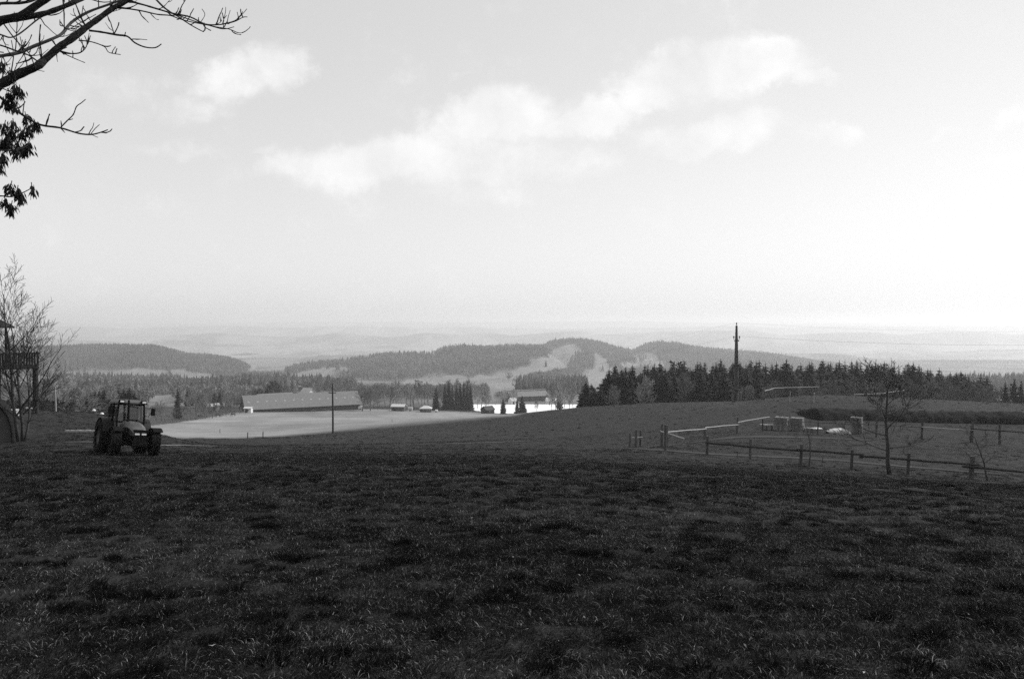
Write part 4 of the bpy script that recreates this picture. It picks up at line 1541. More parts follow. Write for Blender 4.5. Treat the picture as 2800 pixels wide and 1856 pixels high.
    wp.obj('wiper', M_black, t)
    st = MB()
    st.box((0, -.95, 1.42), (.5, .5, .14))
    st.box((0, -1.2, 1.75), (.46, .14, .6), Matrix.Rotation(R(-8), 3, 'X'))
    st.obj('seat', M_seat, t)
    wlb = MB()
    pts = [(.19 * math.cos(a), -.42 + .07 * math.sin(a), 1.72 + .18 * math.sin(a)) for a in [2 * math.pi * k / 14 for k in range(15)]]
    wlb.tube(pts, .018, 5, cap=False)
    wlb.tube([(0, -.42, 1.72), (0, -.12, 1.3)], .03, 6)
    wlb.obj('steering_wheel', M_black, t)
    stp = MB()
    for s in (-1, 1):
        stp.box((s * .72, -.25, .55), (.26, .34, .05))
        stp.box((s * .72, -.25, .85), (.26, .34, .05))
        stp.tube([(s * .62, -.10, .5), (s * .62, -.10, 1.1)], .025, 5)
    stp.obj('step', M_black, t)


make_tractor()


# ------------------------------------------------------------------ fences, straw and the pen on the right
def post(px, py0, py1, d, r=.075, parent=None, m=None, lean=0.0, name='post', sides=8):
    """round post from its top (py0) to the ground at distance d"""
    b = ground(px, d)
    t = P(px, py0, d)
    mb = MB()
    top = Vector((t.x + lean, t.y, max(t.z, b.z + .3)))
    g = random.Random(int(px * 7 + py0))
    mid = b.lerp(top, .5) + Vector((g.uniform(-.01, .01), 0, 0))
    mb.tube([Vector((b.x, b.y, b.z - .3)), mid, top], [r * 1.05, r, r * .95], sides)
    return mb.obj(name, m or M_wood, parent)


def rail(p0, p1, r=.05, parent=None, m=None, name='rail', sag=.02):
    mb = MB()
    g = random.Random(int(abs(p0.x) * 100 + abs(p1.x) * 37))
    pts = [p0.lerp(p1, k / 4) + Vector((0, 0, g.uniform(-sag, sag) if 0 < k < 4 else 0)) for k in range(5)]
    mb.tube(pts, [r * 1.1, r * 1.05, r, r * .95, r * .85], 7)
    return mb.obj(name, m or M_wood, parent)


# near fence: stout posts with single dark rails
f1 = thing('wooden_fence', 'near wooden fence of stout posts with single dark rails', 'fence', ground(2192, 46))
f1.location = (0, 0, 0)
near_posts = [(1820, 1161, 52), (1935, 1191, 50), (2053, 1199, 48), (2192, 1215, 46), (2331, 1229, 44), (2486, 1238, 42.5), (2660, 1247, 41), (2870, 1262, 39.5)]
for k, (px, py, d) in enumerate(near_posts):
    post(px, py, 0, d, (.09, .095, .085, .09, .08, .085, .12, .1)[k], f1)
for (a, ya, da, b_, yb, db) in ((1930, 1210, 49.9, 2076, 1223, 47.6), (2178, 1229, 46.1, 2362, 1243, 43.6), (2350, 1247, 43.9, 2522, 1258, 42.1), (2500, 1257, 42.3, 2680, 1272, 40.8), (2630, 1275, 41.1, 2880, 1296, 39.3), (2070, 1223, 47.8, 2190, 1232, 46.1)):
    rail(P(a, ya, da - .12), P(b_, yb, db - .12), .06, f1, M_wood_dark)

# gate posts at the left end
for k, (pl, lab) in enumerate((((1723, 1183, 60.5), 'short single post standing left of the twin posts'), )):
    o = post(pl[0], pl[1], 0, pl[2], .085)
    tag(o, lab, 'post')
    o.name = 'fence_post'
e = thing('gate_frame', 'pair of posts tied by cross pieces beside the single post', 'gate')
post(1740, 1174, 0, 60, .10, e)
post(1752, 1175, 0, 60.5, .085, e)
rail(P(1728, 1196, 60.1), P(1758, 1195, 60.1), .045, e, M_wood_pale, 'cross_piece')
rail(P(1738, 1200, 59.9), P(1756, 1200, 60.2), .045, e, None, 'cross_piece')

# back fence
f2 = thing('wooden_fence', 'back wooden fence of round pale rails climbing to the straw bales', 'fence')
post(1811, 1158, 0, 57.5, .10, f2)
post(1824, 1162, 0, 56.5, .085, f2)
post(1928, 1161, 0, 60.5, .08, f2)
post(2016, 1141, 0, 63, .075, f2, lean=.06)
post(2087, 1145, 0, 64.5, .06, f2, lean=-.05)
post(2238, 1150, 0, 63.5, .055, f2)
post(2398, 1146, 0, 62.6, .085, f2)
post(2523, 1143, 0, 62, .09, f2)
post(2656, 1163, 0, 60.9, .05, f2)
post(2661, 1155, 0, 60.8, .08, f2)
post(2737, 1160, 0, 60, .08, f2, lean=-.08)
rail(P(1826, 1181, 56.8), P(1932, 1172, 60.2), .045, f2, M_wood_pale)  # lit rails: the sunlight is put into the colour as paler wood
rail(P(1928, 1169, 60.2), P(2020, 1161, 62.8), .045, f2, M_wood_pale)
rail(P(2018, 1155, 62.8), P(2104, 1140, 64.6), .055, f2, M_wood_pale)
rail(P(1806, 1179, 57.3), P(1871, 1199, 55.8), .05, f2, M_wood_pale)
rail(P(2087, 1149, 64.3), P(2240, 1155, 63.3), .028, f2)
rail(P(2238, 1156, 63.3), P(2400, 1161, 62.4), .035, f2)
rail(P(2396, 1160, 62.4), P(2526, 1168, 61.8), .035, f2)
rail(P(2520, 1167, 61.8), P(2662, 1176, 60.6), .03, f2, M_wood_pale)
rail(P(2655, 1171, 60.5), P(2745, 1179, 59.8), .045, f2, M_wood_dark)
rail(P(2735, 1177, 59.8), P(2860, 1187, 59), .05, f2, M_wood_dark)
rail(P(2242, 1167, 63.4), P(2268, 1176, 63.0), .04, f2, M_wood_dark, 'fallen_rail')

# thin stakes
for (px, y0, d, lab) in ((2018, 1232, 48.8, 'thin stake in the grass between the first two near posts'), (2250, 1248, 45.4, 'thin stake right of the small sapling')):
    o = post(px, y0, 0, d, .022, None, M_wood)
    o.name = 'stake'
    tag(o, lab, 'stake')

# round pen
pen = thing('round_pen', 'round riding pen of thin posts and pale rails on the crest', 'fence')
ring = [(2090, 1069, 97), (2118, 1061, 102), (2157, 1059.5, 105), (2242, 1057, 107), (2326, 1060, 107), (2402, 1063, 105.5), (2455, 1071, 100), (2472, 1067, 98), (2410, 1076, 93), (2336, 1078.5, 90.5), (2227, 1080, 90), (2161, 1077, 91)]
tops = [P(*q) for q in ring]
for i, (px, py, d) in enumerate(ring):
    post(px, py - (7 if i in (10, 11) else 2), 0, d, .05 if i > 8 else .045, pen, M_wood_pale if i in (10, 11, 9) else M_wood)
pale = {0, 1, 2, 6, 7, 8}
for i in range(len(ring)):
    a, b_ = tops[i], tops[(i + 1) % len(ring)]
    if i == 10:
        continue
    rail(a, b_, .042 if i in pale else .034, pen, M_wood_pale if i in pale else M_wood)


# straw bales
def bale(px0, px1, top, base, d, label, group=None, depth=.75, seed=0):
    w = (px1 - px0) / FPX * d
    hh = (base - top) / FPX * d
    c = P((px0 + px1) / 2, base, d)
    g = random.Random(seed + int(px0))
    mb = MB()
    nx, nz = 6, 4
    # slightly swollen block with uneven faces, cord creases across the top and front
    vs, idx = [], {}

    def vert(i, j, k):
        key = (i, j, k)
        if key not in idx:
            u, v_, w_ = i / nx, j / 3, k / nz
            bul = 1 + .035 * math.sin(math.pi * v_) * (1 if i in (0, nx) else 0)
            x = (u - .5) * w * bul + g.uniform(-.012, .012)
            y = v_ * depth + (-.03 * math.sin(math.pi * u * 3) ** 2 if j == 0 else 0) + g.uniform(-.012, .012)
            z = w_ * hh + (g.uniform(-.018, .018) if k else -.02)
            if i in (2, 4) and (k == nz or j == 0):
                z -= .02 if k == nz else 0
                y += .02 if j == 0 else 0
            idx[key] = len(vs)
            vs.append((x, y, z))
        return idx[key]
    fs = []
    for i in range(nx):
        for k in range(nz):
            fs.append((vert(i, 0, k), vert(i + 1, 0, k), vert(i + 1, 0, k + 1), vert(i, 0, k + 1)))
            fs.append((vert(i, 3, k), vert(i, 3, k + 1), vert(i + 1, 3, k + 1), vert(i + 1, 3, k)))
        for j in range(3):
            fs.append((vert(i, j, nz), vert(i + 1, j, nz), vert(i + 1, j + 1, nz), vert(i, j + 1, nz)))
            fs.append((vert(i, j, 0), vert(i, j + 1, 0), vert(i + 1, j + 1, 0), vert(i + 1, j, 0)))
    for j in range(3):
        for k in range(nz):
            fs.append((vert(0, j, k), vert(0, j, k + 1), vert(0, j + 1, k + 1), vert(0, j + 1, k)))
            fs.append((vert(nx, j, k), vert(nx, j + 1, k), vert(nx, j + 1, k + 1), vert(nx, j, k + 1)))
    mb.add(vs, fs)
    t = thing('straw_bale', label, 'straw bale', c, (0, 0, R(g.uniform(-36, -29))), group)
    mb.obj('body', M_straw, t)
    for i in (2, 4):
        tw = MB()
        x = (i / nx - .5) * w
        tw.tube([(x, -.02, .02), (x, -.02, hh * .98), (x, .05, hh + .005), (x, depth, hh + .005)], .008, 4)
        tw.obj('twine', M_wood_dark, t)
    return t


bale(2076, 2107, 1161, 1175, 66.5, 'single low straw bale left of the stacked ones', depth=.8)
bale(2116, 2153, 1159.5, 1178, 66, 'lower bale of the left straw stack', seed=1)
bale(2117, 2151, 1141, 1159, 66, 'upper bale of the left straw stack', seed=2)
bale(2162, 2196, 1162, 1179, 66, 'lower bale of the middle straw stack', seed=3)
bale(2161, 2193, 1143, 1161.5, 66, 'upper bale of the middle straw stack', depth=.85, seed=4)
bale(2200, 2230, 1171, 1182, 65.5, 'flat straw bale with torn white wrapping next to the middle stack', depth=.8, seed=5)
bale(2329, 2356, 1165, 1186, 65, 'lower bale of the straw stack near the bare tree', seed=6)
bale(2326, 2354, 1141.5, 1164.5, 65, 'upper bale of the straw stack near the bare tree', seed=7)


def lump(name, label, cat, c, size, m, seed, notch=False, rz=0.0):
    """low draped cover: rounded body with folds and a skirt lifted at the corners"""
    g = random.Random(seed)
    nu, nv = 26, 10
    vs, fs = [], []
    for i in range(nu + 1):
        u = i / nu
        for j in range(nv + 1):
            a = math.pi * j / nv
            prof = (math.sin(math.pi * (0.06 + .88 * u)) ** .38)
            z = math.sin(a) ** .6 * size[2] * prof * (1 - .25 * max(0, u - .75) * 4 * .6)
            y = -math.cos(a) * size[1] / 2 * (.75 + .25 * prof)
            x = (u - .5) * size[0]
            f = .03 * math.sin(u * 41 + j) + g.uniform(-.012, .012)
            if j in (0, 1) and notch:
                z += .16 * max(0, math.sin((u - .06) * 9)) if u < .28 else (.10 * max(0, math.sin((u - .55) * 8)) if u > .55 else .0)
            vs.append((x + f * .4, y + f, max(z + f * .5, -.02)))
    for i in range(nu):
        for j in range(nv):
            q = i * (nv + 1) + j
            fs.append((q, q + nv + 1, q + nv + 2, q + 1))
    mb = MB()
    mb.add(vs, fs)
    o = mb.obj(name, m, None, True)
    o.location = c
    o.rotation_euler = (0, 0, rz)
    return tag(o, label, cat)


M_tarp = mat('white_sheeting', 0.40, 0.6, 0.3, n_scale=4, n_amt=0.22, bump=.6, bump_scale=6)
c = P(2292, 1187, 65)
lump('tarpaulin', 'crumpled white sheet covering a low heap between the straw stacks', 'tarpaulin', c, (1.85, .9, .5), M_tarp, 3, True, R(6))
c = P(2232, 1172, 65.6)
lump('plastic_wrap', 'torn white wrapping lying on the flat straw bale', 'plastic wrap', c, (.9, .6, .10), M_tarp, 8, False, R(15))


# dark earth bank behind the straw
def bank():
    pts = [(2185, 1146, 82, .05), (2215, 1146, 81, .7), (2240, 1147, 80, 1.05), (2290, 1148, 80, .95), (2400, 1150, 79, .95), (2500, 1152, 78, 1.0), (2620, 1155, 77, 1.05), (2750, 1157, 76, 1.1), (2900, 1160, 75, 1.1), (3000, 1163, 74.5, .2)]
    n, mrow = 240, 12
    vs, fs = [], []
    xs = np.linspace(pts[0][0], pts[-1][0], n)
    ds = np.interp(xs, [q[0] for q in pts], [q[2] for q in pts])
    hs = np.interp(xs, [q[0] for q in pts], [q[3] for q in pts])
    V = []
    for i in range(n):
        for j in range(mrow):
            v_ = j / (mrow - 1)
            d = ds[i] + (v_ - .3) * 4.2
            x = (xs[i] - 1400) / FPX * ds[i]
            prof = math.sin(math.pi * v_) ** .55
            V.append((x, d, prof * hs[i]))
    V = np.array(V)
    rough = (fbm(V[:, 0] * 1.6, V[:, 1] * 1.6, 4) - .5) * .55 * (V[:, 2] > .05)
    Z = H(V[:, 0], V[:, 1]) + V[:, 2] + rough - .08
    V = np.stack([V[:, 0], V[:, 1], Z], 1)
    for i in range(n - 1):
        for j in range(mrow - 1):
            q = i * mrow + j
            fs.append((q, q + mrow, q + mrow + 1, q + 1))
    m = mat('dark_soil', 0.016, 0.98, 0.05, n_scale=2.5, n_amt=.3, bump=1.0, bump_scale=5)
    o = link('earth_bank', np_mesh('earth_bank', V, np.array(fs), m, np.ones(len(V)), False))
    tag(o, 'long dark earth bank behind the straw bales', 'earth bank')


bank()

# the young trees on the right
t_big = bare_tree_meshes(131, 7.6, .17, (15, 7, 5), (.58, .5, .5), (66, 46, 40), .22, .08, .09, (9, 5, 3, 3), .015, M_bark_dark, mat('dark_twigs', .06, .95, .1, tone=True), taper=.18)
t_sap = bare_tree_meshes(132, 2.9, .055, (7, 4, 3), (.5, .5, .5), (48, 42, 40), .42, .10, .09, (7, 4, 3, 3), .006, M_bark_dark, MATS['dark_twigs'], lean=(.05, 0))
t_sap2 = bare_tree_meshes(133, 3.2, .06, (8, 5, 4), (.62, .5, .5), (52, 44, 40), .28, .09, .10, (7, 4, 3, 3), .006, M_bark_dark, MATS['dark_twigs'], lean=(-.12, 0))
b = ground(2437, 42.2)
plant('bare_tree', t_big, b, 1.0, (P(2437, 1003, 42.2).z - b.z) / 7.6, 'bare young tree with a thick dark trunk by the near fence', 'tree')
b = ground(2216, 45.2)
plant('sapling', t_sap, b, 2.2, (P(2216, 1150, 45.2).z - b.z) / 2.9, 'thin leafless sapling beside the fourth fence post', 'sapling')
b = ground(2706, 40.2)
plant('sapling', t_sap2, b, .4, (P(2690, 1158, 40.2).z - b.z) / 3.2, 'leaning forked sapling right of the stoutest near post', 'sapling')

# ------------------------------------------------------------------ poles and wires
M_pole = mat('creosoted_pole', 0.05, 0.9, 0.15, n_scale=4, n_amt=.25, n_stretch=(1, 1, .1))
M_porc = mat('porcelain', 0.12, 0.3, 0.5)
b = ground(909, 132)
e = thing('utility_pole', 'dark wooden utility pole with a short crossarm at the pasture edge', 'utility pole', b)
ht = P(907, 1048, 132).z - b.z
mb = MB()
mb.tube([(0, 0, -.8), (0, 0, ht * .5), (-.05, 0, ht)], [.17, .15, .12], 10)
mb.obj('pole', M_pole, e)
zc = P(907, 1074, 132).z - b.z
mb = MB()
mb.box((-.02, -.16, zc), (1.25, .10, .12))
mb.obj('crossarm', M_pole, e)
ins1 = []
for x in (-.55, .55):
    mb = MB()
    mb.tube([(x, -.16, zc + .05), (x, -.16, zc + .16), (x, -.16, zc + .17), (x, -.16, zc + .34)], [.02, .02, .075, .05], 8)
    mb.obj('insulator', M_porc, e)
    ins1.append(b + Vector((x, -.16, zc + .34)))
mb = MB()
mb.tube([(-.05, 0, ht), (-.05, 0, ht + .12), (-.05, 0, ht + .13), (-.05, 0, ht + .3)], [.02, .02, .075, .05], 8)
mb.obj('insulator', M_porc, e)
ins1.append(b + Vector((-.05, 0, ht + .3)))

b = ground(2014, 112)
e = thing('utility_mast', 'tall tapering double pole mast with stub footings on the crest', 'utility pole', b)
ht = P(2014, 890, 112).z - b.z
M_mast = mat('weathered_mast', 0.085, 0.9, 0.15, n_scale=3, n_amt=.25, n_stretch=(1, 1, .1))
for s in (-1, 1):
    mb = MB()
    mb.tube([(s * .24, 0, -.5), (s * .19, 0, ht * .35), (s * .13, 0, ht * .7), (s * .055, 0, ht)], [.15, .14, .11, .085], 9)
    mb.obj('pole', M_mast, e)
for z, w in ((ht * .475, .95), (ht * .80, .62), (ht * .15, .8)):
    mb = MB()
    mb.box((0, -.16, z), (w, .08, .16))
    mb.obj('clamp', M_metal_dark, e)
mb = MB()
mb.box((0, 0, ht * .5), (.18, .10, ht * .94))
mb.obj('spacer', M_mast, e)
z2 = P(2014, 924, 112).z - b.z
ins2 = []
for s in (-1, 1):
    mb = MB()
    mb.tube([(s * .10, -.1, z2 - .22), (s * .40, -.1, z2 - .22), (s * .40, -.1, z2)], .035, 6)
    mb.tube([(s * .40, -.1, z2), (s * .40, -.1, z2 + .04), (s * .40, -.1, z2 + .28)], [.05, .12, .07], 8)
    mb.tube([(s * .10, -.1, z2 - .42), (s * .36, -.1, z2 - .42)], .05, 6)
    mb.obj('insulator', M_porc, e)
    ins2.append(b + Vector((s * .40, -.1, z2 + .28)))
mb = MB()
mb.tube([(0, 0, ht - .1), (0, 0, ht + .12), (0, 0, ht + .14), (0, 0, ht + .42)], [.03, .03, .11, .07], 8)
mb.obj('insulator', M_porc, e)
ins2.append(b + Vector((0, 0, ht + .42)))
for (x, y, hh, r) in ((-.55, -.25, 1.05, .17), (.12, -.45, 1.0, .17), (.62, .25, 1.25, .16)):
    mb = MB()
    z0 = h(b.x + x, b.y + y) - b.z
    mb.tube([(x, y, z0 - .3), (x, y, z0 + hh), (x, y, z0 + hh + .06)], [r, r, r * .8], 9)
    mb.obj('footing', mat('concrete_stub', .11, .9, .15, n_scale=5, n_amt=.2), e)


def wire(a, b_, sag, label, r=.0045):
    mb = MB()
    n = 28
    pts = []
    for k in range(n + 1):
        t = k / n
        q = a.lerp(b_, t)
        q.z -= sag * 4 * t * (1 - t)
        pts.append(q)
    mb.tube(pts, r, 4, cap=False)
    o = mb.obj('power_line', M_metal_dark)
    return tag(o, label, 'wire', None)


wire(ins1[0], ins2[0], 1.6, 'lower power line between the wooden pole and the mast, nearer one')
wire(ins1[1], ins2[1], 1.6, 'lower power line between the wooden pole and the mast, farther one')
wire(ins1[2], ins2[2], 1.6, 'top power line between the wooden pole and the mast')
off = P(3350, 930, 95)
for k, lab in enumerate(('lower power line leaving the mast to the right, nearer one', 'lower power line leaving the mast to the right, farther one', 'top power line leaving the mast to the right')):
    wire(ins2[k], off + Vector((0, (k - 1) * .8, (0, 0, 1.6)[k])), .9, lab)

# ------------------------------------------------------------------ left side: lookout, arched shelter, small things
def lookout():
    d = 60
    g0 = ground(97, d)
    t = thing('lookout_hut', 'dark timber lookout on tall posts with a boarded balcony and hipped roof', 'lookout', g0, (0, 0, R(33)))
    x1, x0, y0, y1 = 0.0, -4.4, 0.0, 3.2
    zf = P(95, 1008, d).z - g0.z
    zr = P(95, 965, d).z - g0.z
    ze = P(56, 893, d).z - g0.z
    for (x, y, r) in ((x1, y0, .13), (x1 - 2.35, y0, .12), (x0, y0, .13), (x1, y1, .13), (x1 - 2.35, y1, .12), (x0, y1, .13)):
        mb = MB()
        mb.tube([(x, y, -1.2), (x, y, zf)], r, 8)
        mb.obj('post', M_wood_dark, t)
    mb = MB()
    mb.box(((x0 + x1) / 2, (y0 + y1) / 2, zf + .08), (x1 - x0 + .4, y1 - y0 + .4, .16))
    mb.obj('floor_deck', M_wood_dark, t)
    # boarded balustrade, board by board
    hb = zr - zf - .2
    nb = 26
    bd = MB()
    bd.box((0, 0, 0), ((x1 - x0) / nb * .86, .03, hb))
    me = bd.mesh('board', M_wood_dark)
    for k in range(nb):
        o = link('board', me, t)
        o.location = (x0 + (x1 - x0) * (k + .5) / nb, y0 - .15, zf + .18 + hb / 2 + (k % 3) * .006)
    for k in range(20):
        o = link('board', me, t)
        o.location = (x1 + .17, y0 + (y1 - y0) * (k + .5) / 20, zf + .18 + hb / 2)
        o.rotation_euler = (0, 0, R(90))
    mb = MB()
    mb.box(((x0 + x1) / 2, y0 - .15, zr), (x1 - x0 + .5, .12, .09))
    mb.box((x1 + .17, (y0 + y1) / 2, zr - .003), (.12, y1 - y0 + .2, .09))
    mb.obj('hand_rail', M_wood_dark, t)
    # inner posts and roof
    xr = x1 - 1.72
    for (x, y) in ((xr - .15, y0 + .5), (x0 + .5, y0 + .5), (xr - .15, y1 - .5), (x0 + .5, y1 - .5)):
        mb = MB()
        mb.tube([(x, y, zf + .1), (x, y, ze + .3)], .08, 6)
        mb.obj('roof_post', M_wood_dark, t)
    ex0, ex1, ey0, ey1 = x0 - .4, xr + .38, y0 - .3, y1 + .3
    ax, ay = (ex0 + ex1) / 2, (ey0 + ey1) / 2
    mb = MB()
    zt = ze + (ex1 - ex0) / 2 * .62
    mb.add([(ex0, ey0, ze), (ex1, ey0, ze), (ex1, ey1, ze), (ex0, ey1, ze), (ax, ay, zt), (ex0, ey0, ze - .1), (ex1, ey0, ze - .1), (ex1, ey1, ze - .1), (ex0, ey1, ze - .1)],
           [(0, 1, 4), (1, 2, 4), (2, 3, 4), (3, 0, 4), (0, 5, 6, 1), (1, 6, 7, 2), (2, 7, 8, 3), (3, 8, 5, 0), (8, 7, 6, 5)])
    mb.obj('roof', mat('dark_shingles', .03, .9, .1, n_scale=5, n_amt=.25), t)


lookout()


def arch_shelter():
    d = 43.5
    g0 = ground(36, d)
    w, hh, L = 3.0, 2.5, 2.6
    cx = g0.x - w / 2 - .38
    t = thing('arched_shelter', 'arched metal shelter with a grey end wall at the left edge', 'shelter', (cx, d, h(cx, d) - .05), (0, 0, R(27)))
    n = 22

    def arc(k, s=1.0):
        a = math.pi * k / n
        return (-math.cos(a) * w / 2 * s, math.sin(a) ** .8 * hh * s)
    sh = MB()
    vs, fs = [], []
    for k in range(n + 1):
        x, z = arc(k)
        x2, z2 = arc(k, .965)
        vs += [(x, -.12, z), (x, L, z), (x2, -.12, z2), (x2, L, z2)]
    for k in range(n):
        i = 4 * k
        fs += [(i, i + 4, i + 5, i + 1), (i + 2, i + 3, i + 7, i + 6), (i, i + 2, i + 6, i + 4), (i + 1, i + 5, i + 7, i + 3)]
    sh.add(vs, fs)
    sh.obj('shell', mat('dark_sheet_metal', .008, .8, .08, n_scale=3, n_amt=.2), t)
    ew = MB()
    vs = [arc(k, .95) for k in range(n + 1)]
    ew.add([(x, .06, z) for x, z in vs] + [(x, .10, z) for x, z in vs], [tuple(range(n + 1)), tuple(range(2 * n + 1, n, -1))])
    ew.obj('end_wall', mat('grey_sheet', .06, .6, .3, n_scale=2, n_amt=.15), t)


arch_shelter()

# multi-stemmed young tree by the left edge
t_left = bare_tree_meshes(151, 8.6, .10, (15, 8, 6), (.50, .46, .48), (44, 38, 38), .16, .10, .085, (8, 5, 3, 3), .0075, mat('left_bark', 0.055, 0.95, 0.1, n_scale=9, n_amt=0.3, bump=.5, bump_scale=25), mat('left_twigs', .03, .95, .1, tone=True), taper=.2,
                          split=[((0, 0), (-.03, 0), 1.0), ((.12, .1), (.10, -.02), .84), ((.22, .05), (.15, .1), .66)])
b = ground(47, 44.5)
plant('bare_tree', t_left, b, .3, (P(47, 740, 44.5).z - b.z) / 8.9, 'many-stemmed bare tree in front of the lookout hut', 'tree')

o = post(150, 1058, 0, 64, .06, None, M_wood_pale)
o.name = 'pale_post'
tag(o, 'slim pale post standing alone on the lawn', 'post')


def plank(pxa, pya, da, pxb, pyb, db, w, th, label, m=None):
    a, b_ = P(pxa, pya, da), P(pxb, pyb, db)
    a.z, b_.z = max(a.z, h(a.x, a.y) + .1), max(b_.z, h(b_.x, b_.y) + .1)
    L = (b_ - a).length
    mb = MB()
    for k in range(6):
        q0, q1 = a.lerp(b_, k / 6), a.lerp(b_, (k + .94) / 6)
        mb.tube([q0, q1], [w * rnd.uniform(.85, 1.1), w * rnd.uniform(.85, 1.1)], 6)
    mb.tube([a, b_], w * .8, 6)
    o = mb.obj('timber_beam', m or M_wood_pale)
    return tag(o, label, 'beam')


plank(180, 1180, 50.5, 262, 1180, 49.8, .12, .2, 'pale trunk lying on the bank behind the tractor')
plank(70, 1127, 63, 92, 1127, 63, .07, .1, 'short pale board lying on the lawn by the lookout post', M_white)


def small_items():
    # white tub by the shelter, two small white caps on the lawn edge
    c = ground(38, 58)
    t = thing('white_tub', 'white tub standing on the lawn behind the tree stems', 'tub', c)
    mb = MB()
    mb.tube([(0, 0, 0), (0, 0, .02), (0, 0, .42), (0, 0, .46)], [.2, .24, .30, .33], 14)
    mb.obj('body', M_white, t)
    mb = MB()
    mb.tube([(0, 0, .44), (0, 0, .48)], .34, 14, cap=False)
    mb.obj('rim', M_white, t)
    for (px, d, lab) in ((254, 66, 'small white cap on a peg at the lawn edge, left one'), (276, 64, 'small white cap on a peg at the lawn edge, right one')):
        c = ground(px, d)
        t = thing('marker', lab, 'marker', c)
        mb = MB()
        mb.tube([(0, 0, -.1), (0, 0, .32)], .02, 6)
        mb.obj('peg', M_wood, t)
        mb = MB()
        mb.tube([(0, 0, .28), (0, 0, .36), (0, 0, .42)], [.16, .13, .04], 12)
        mb.obj('cap', M_white, t)
    c = ground(200, 82)
    t = thing('bird_table', 'small white bird table in front of the pale bush', 'bird table', c)
    t.scale = (.55, .55, .55)
    mb = MB()
    mb.tube([(0, 0, -.1), (0, 0, 1.0)], .035, 6)
    mb.obj('stand', M_wood, t)
    mb = MB()
    mb.box((0, 0, 1.05), (.5, .4, .06))
    mb.add([(-.32, -.26, 1.35), (.32, -.26, 1.35), (.32, .26, 1.35), (-.32, .26, 1.35), (-.32, 0, 1.58), (.32, 0, 1.58)], [(0, 1, 5, 4), (2, 3, 4, 5), (0, 4, 3), (1, 2, 5), (0, 3, 2, 1)])
    for x in (-.22, .22):
        for y in (-.16, .16):
            mb.tube([(x, y, 1.05), (x, y, 1.37)], .02, 4)
    mb.obj('house', M_white, t)
    # white wrapped bale, trailers and small posts in the pasture
    for (px, py, d, nm, lab) in ((1193, 1126, 424, 'wrapped_bale', 'round white wrapped bale beside the hipped shelter'),):
        c = ground(px, d)
        mb = MB()
        mb.tube([(-.75, 0, .72), (-.68, 0, .72), (.68, 0, .72), (.75, 0, .72)], [.55, .72, .72, .55], 16)
        o = mb.obj(nm, M_white)
        o.location = c
        tag(o, lab, 'bale')
    for (px, d, lab, w) in ((985, 428, 'small white trailer at the top of the pasture left of the sheds', 2.4), (1121, 430, 'white tank trailer between the two sheds', 2.6)):
        c = ground(px, d)
        t = thing('trailer', lab, 'trailer', c)
        mb = MB()
        mb.box((0, 0, 1.25), (w, 1.6, 1.6), None, .92)
        mb.obj('body', M_white, t)
        mb = MB()
        mb.tube([(w / 2, 0, .5), (w / 2 + 1.1, 0, .45)], .06, 6)
        mb.obj('drawbar', M_metal_dark, t)
        for s in (-1, 1):
            mb = MB()
            mb.tube([(0, s * .82, .36), (0, s * .98, .36)], .36, 14)
            mb.obj('wheel', M_rubber, t)
    for (px, d, lab) in ((675, 112, 'short dark post at the brow left of the utility pole'), (717, 116, 'second short dark post at the brow left of the utility pole'), (599, 200, 'lone small stake in the pasture'),
                         (1071, 250, 'lone short stake in the pasture right of the utility pole')):
        c = ground(px, d)
        mb = MB()
        mb.tube([(0, 0, -.2), (0, 0, .5), (.02, 0, 1.0)], [.07, .065, .06], 7)
        o = mb.obj('pasture_post', M_wood_dark)
        o.location = c
        tag(o, lab, 'post')


small_items()


# fences of the pasture: posts and rails, far away
def far_fence(label, pts, step, m, top=1.2):
    t = thing('paddock_fence', label, 'fence')
    Q = [ground(px, d) for px, d in pts]
    pm = MB()
    pm.tube([(0, 0, -.2), (0, 0, top)], .10, 5)
    pme = pm.mesh('post', m)
    allp = []
    for a, b_ in zip(Q[:-1], Q[1:]):
        n = max(1, int((b_ - a).length / step))
        for k in range(n):
            q = a.lerp(b_, k / n)
            q.z = h(q.x, q.y)
            allp.append(q)
    allp.append(Q[-1])
    for q in allp:
        o = link('post', pme, t)
        o.location = q
    for a, b_ in zip(allp[:-1], allp[1:]):
        for z in (.55, 1.05):
            mb = MB()
            mb.tube([a + Vector((0, 0, z)), b_ + Vector((0, 0, z))], .06, 4)
            mb.obj('rail', m, t)


far_fence('dark rail fence along the lower left edge of the pasture', [(425, 275), (470, 288), (520, 312), (580, 345), (640, 378), (668, 390)], 4.5, M_wood)
far_fence('dark rail fence between the barn and the sheds', [(860, 424), (950, 430), (1000, 428), (1065, 426)], 5, M_wood_dark)
far_fence('dark rail fence running from the sheds to the hut', [(1110, 428), (1150, 424), (1200, 428), (1260, 436), (1325, 438)], 5, M_wood_dark)


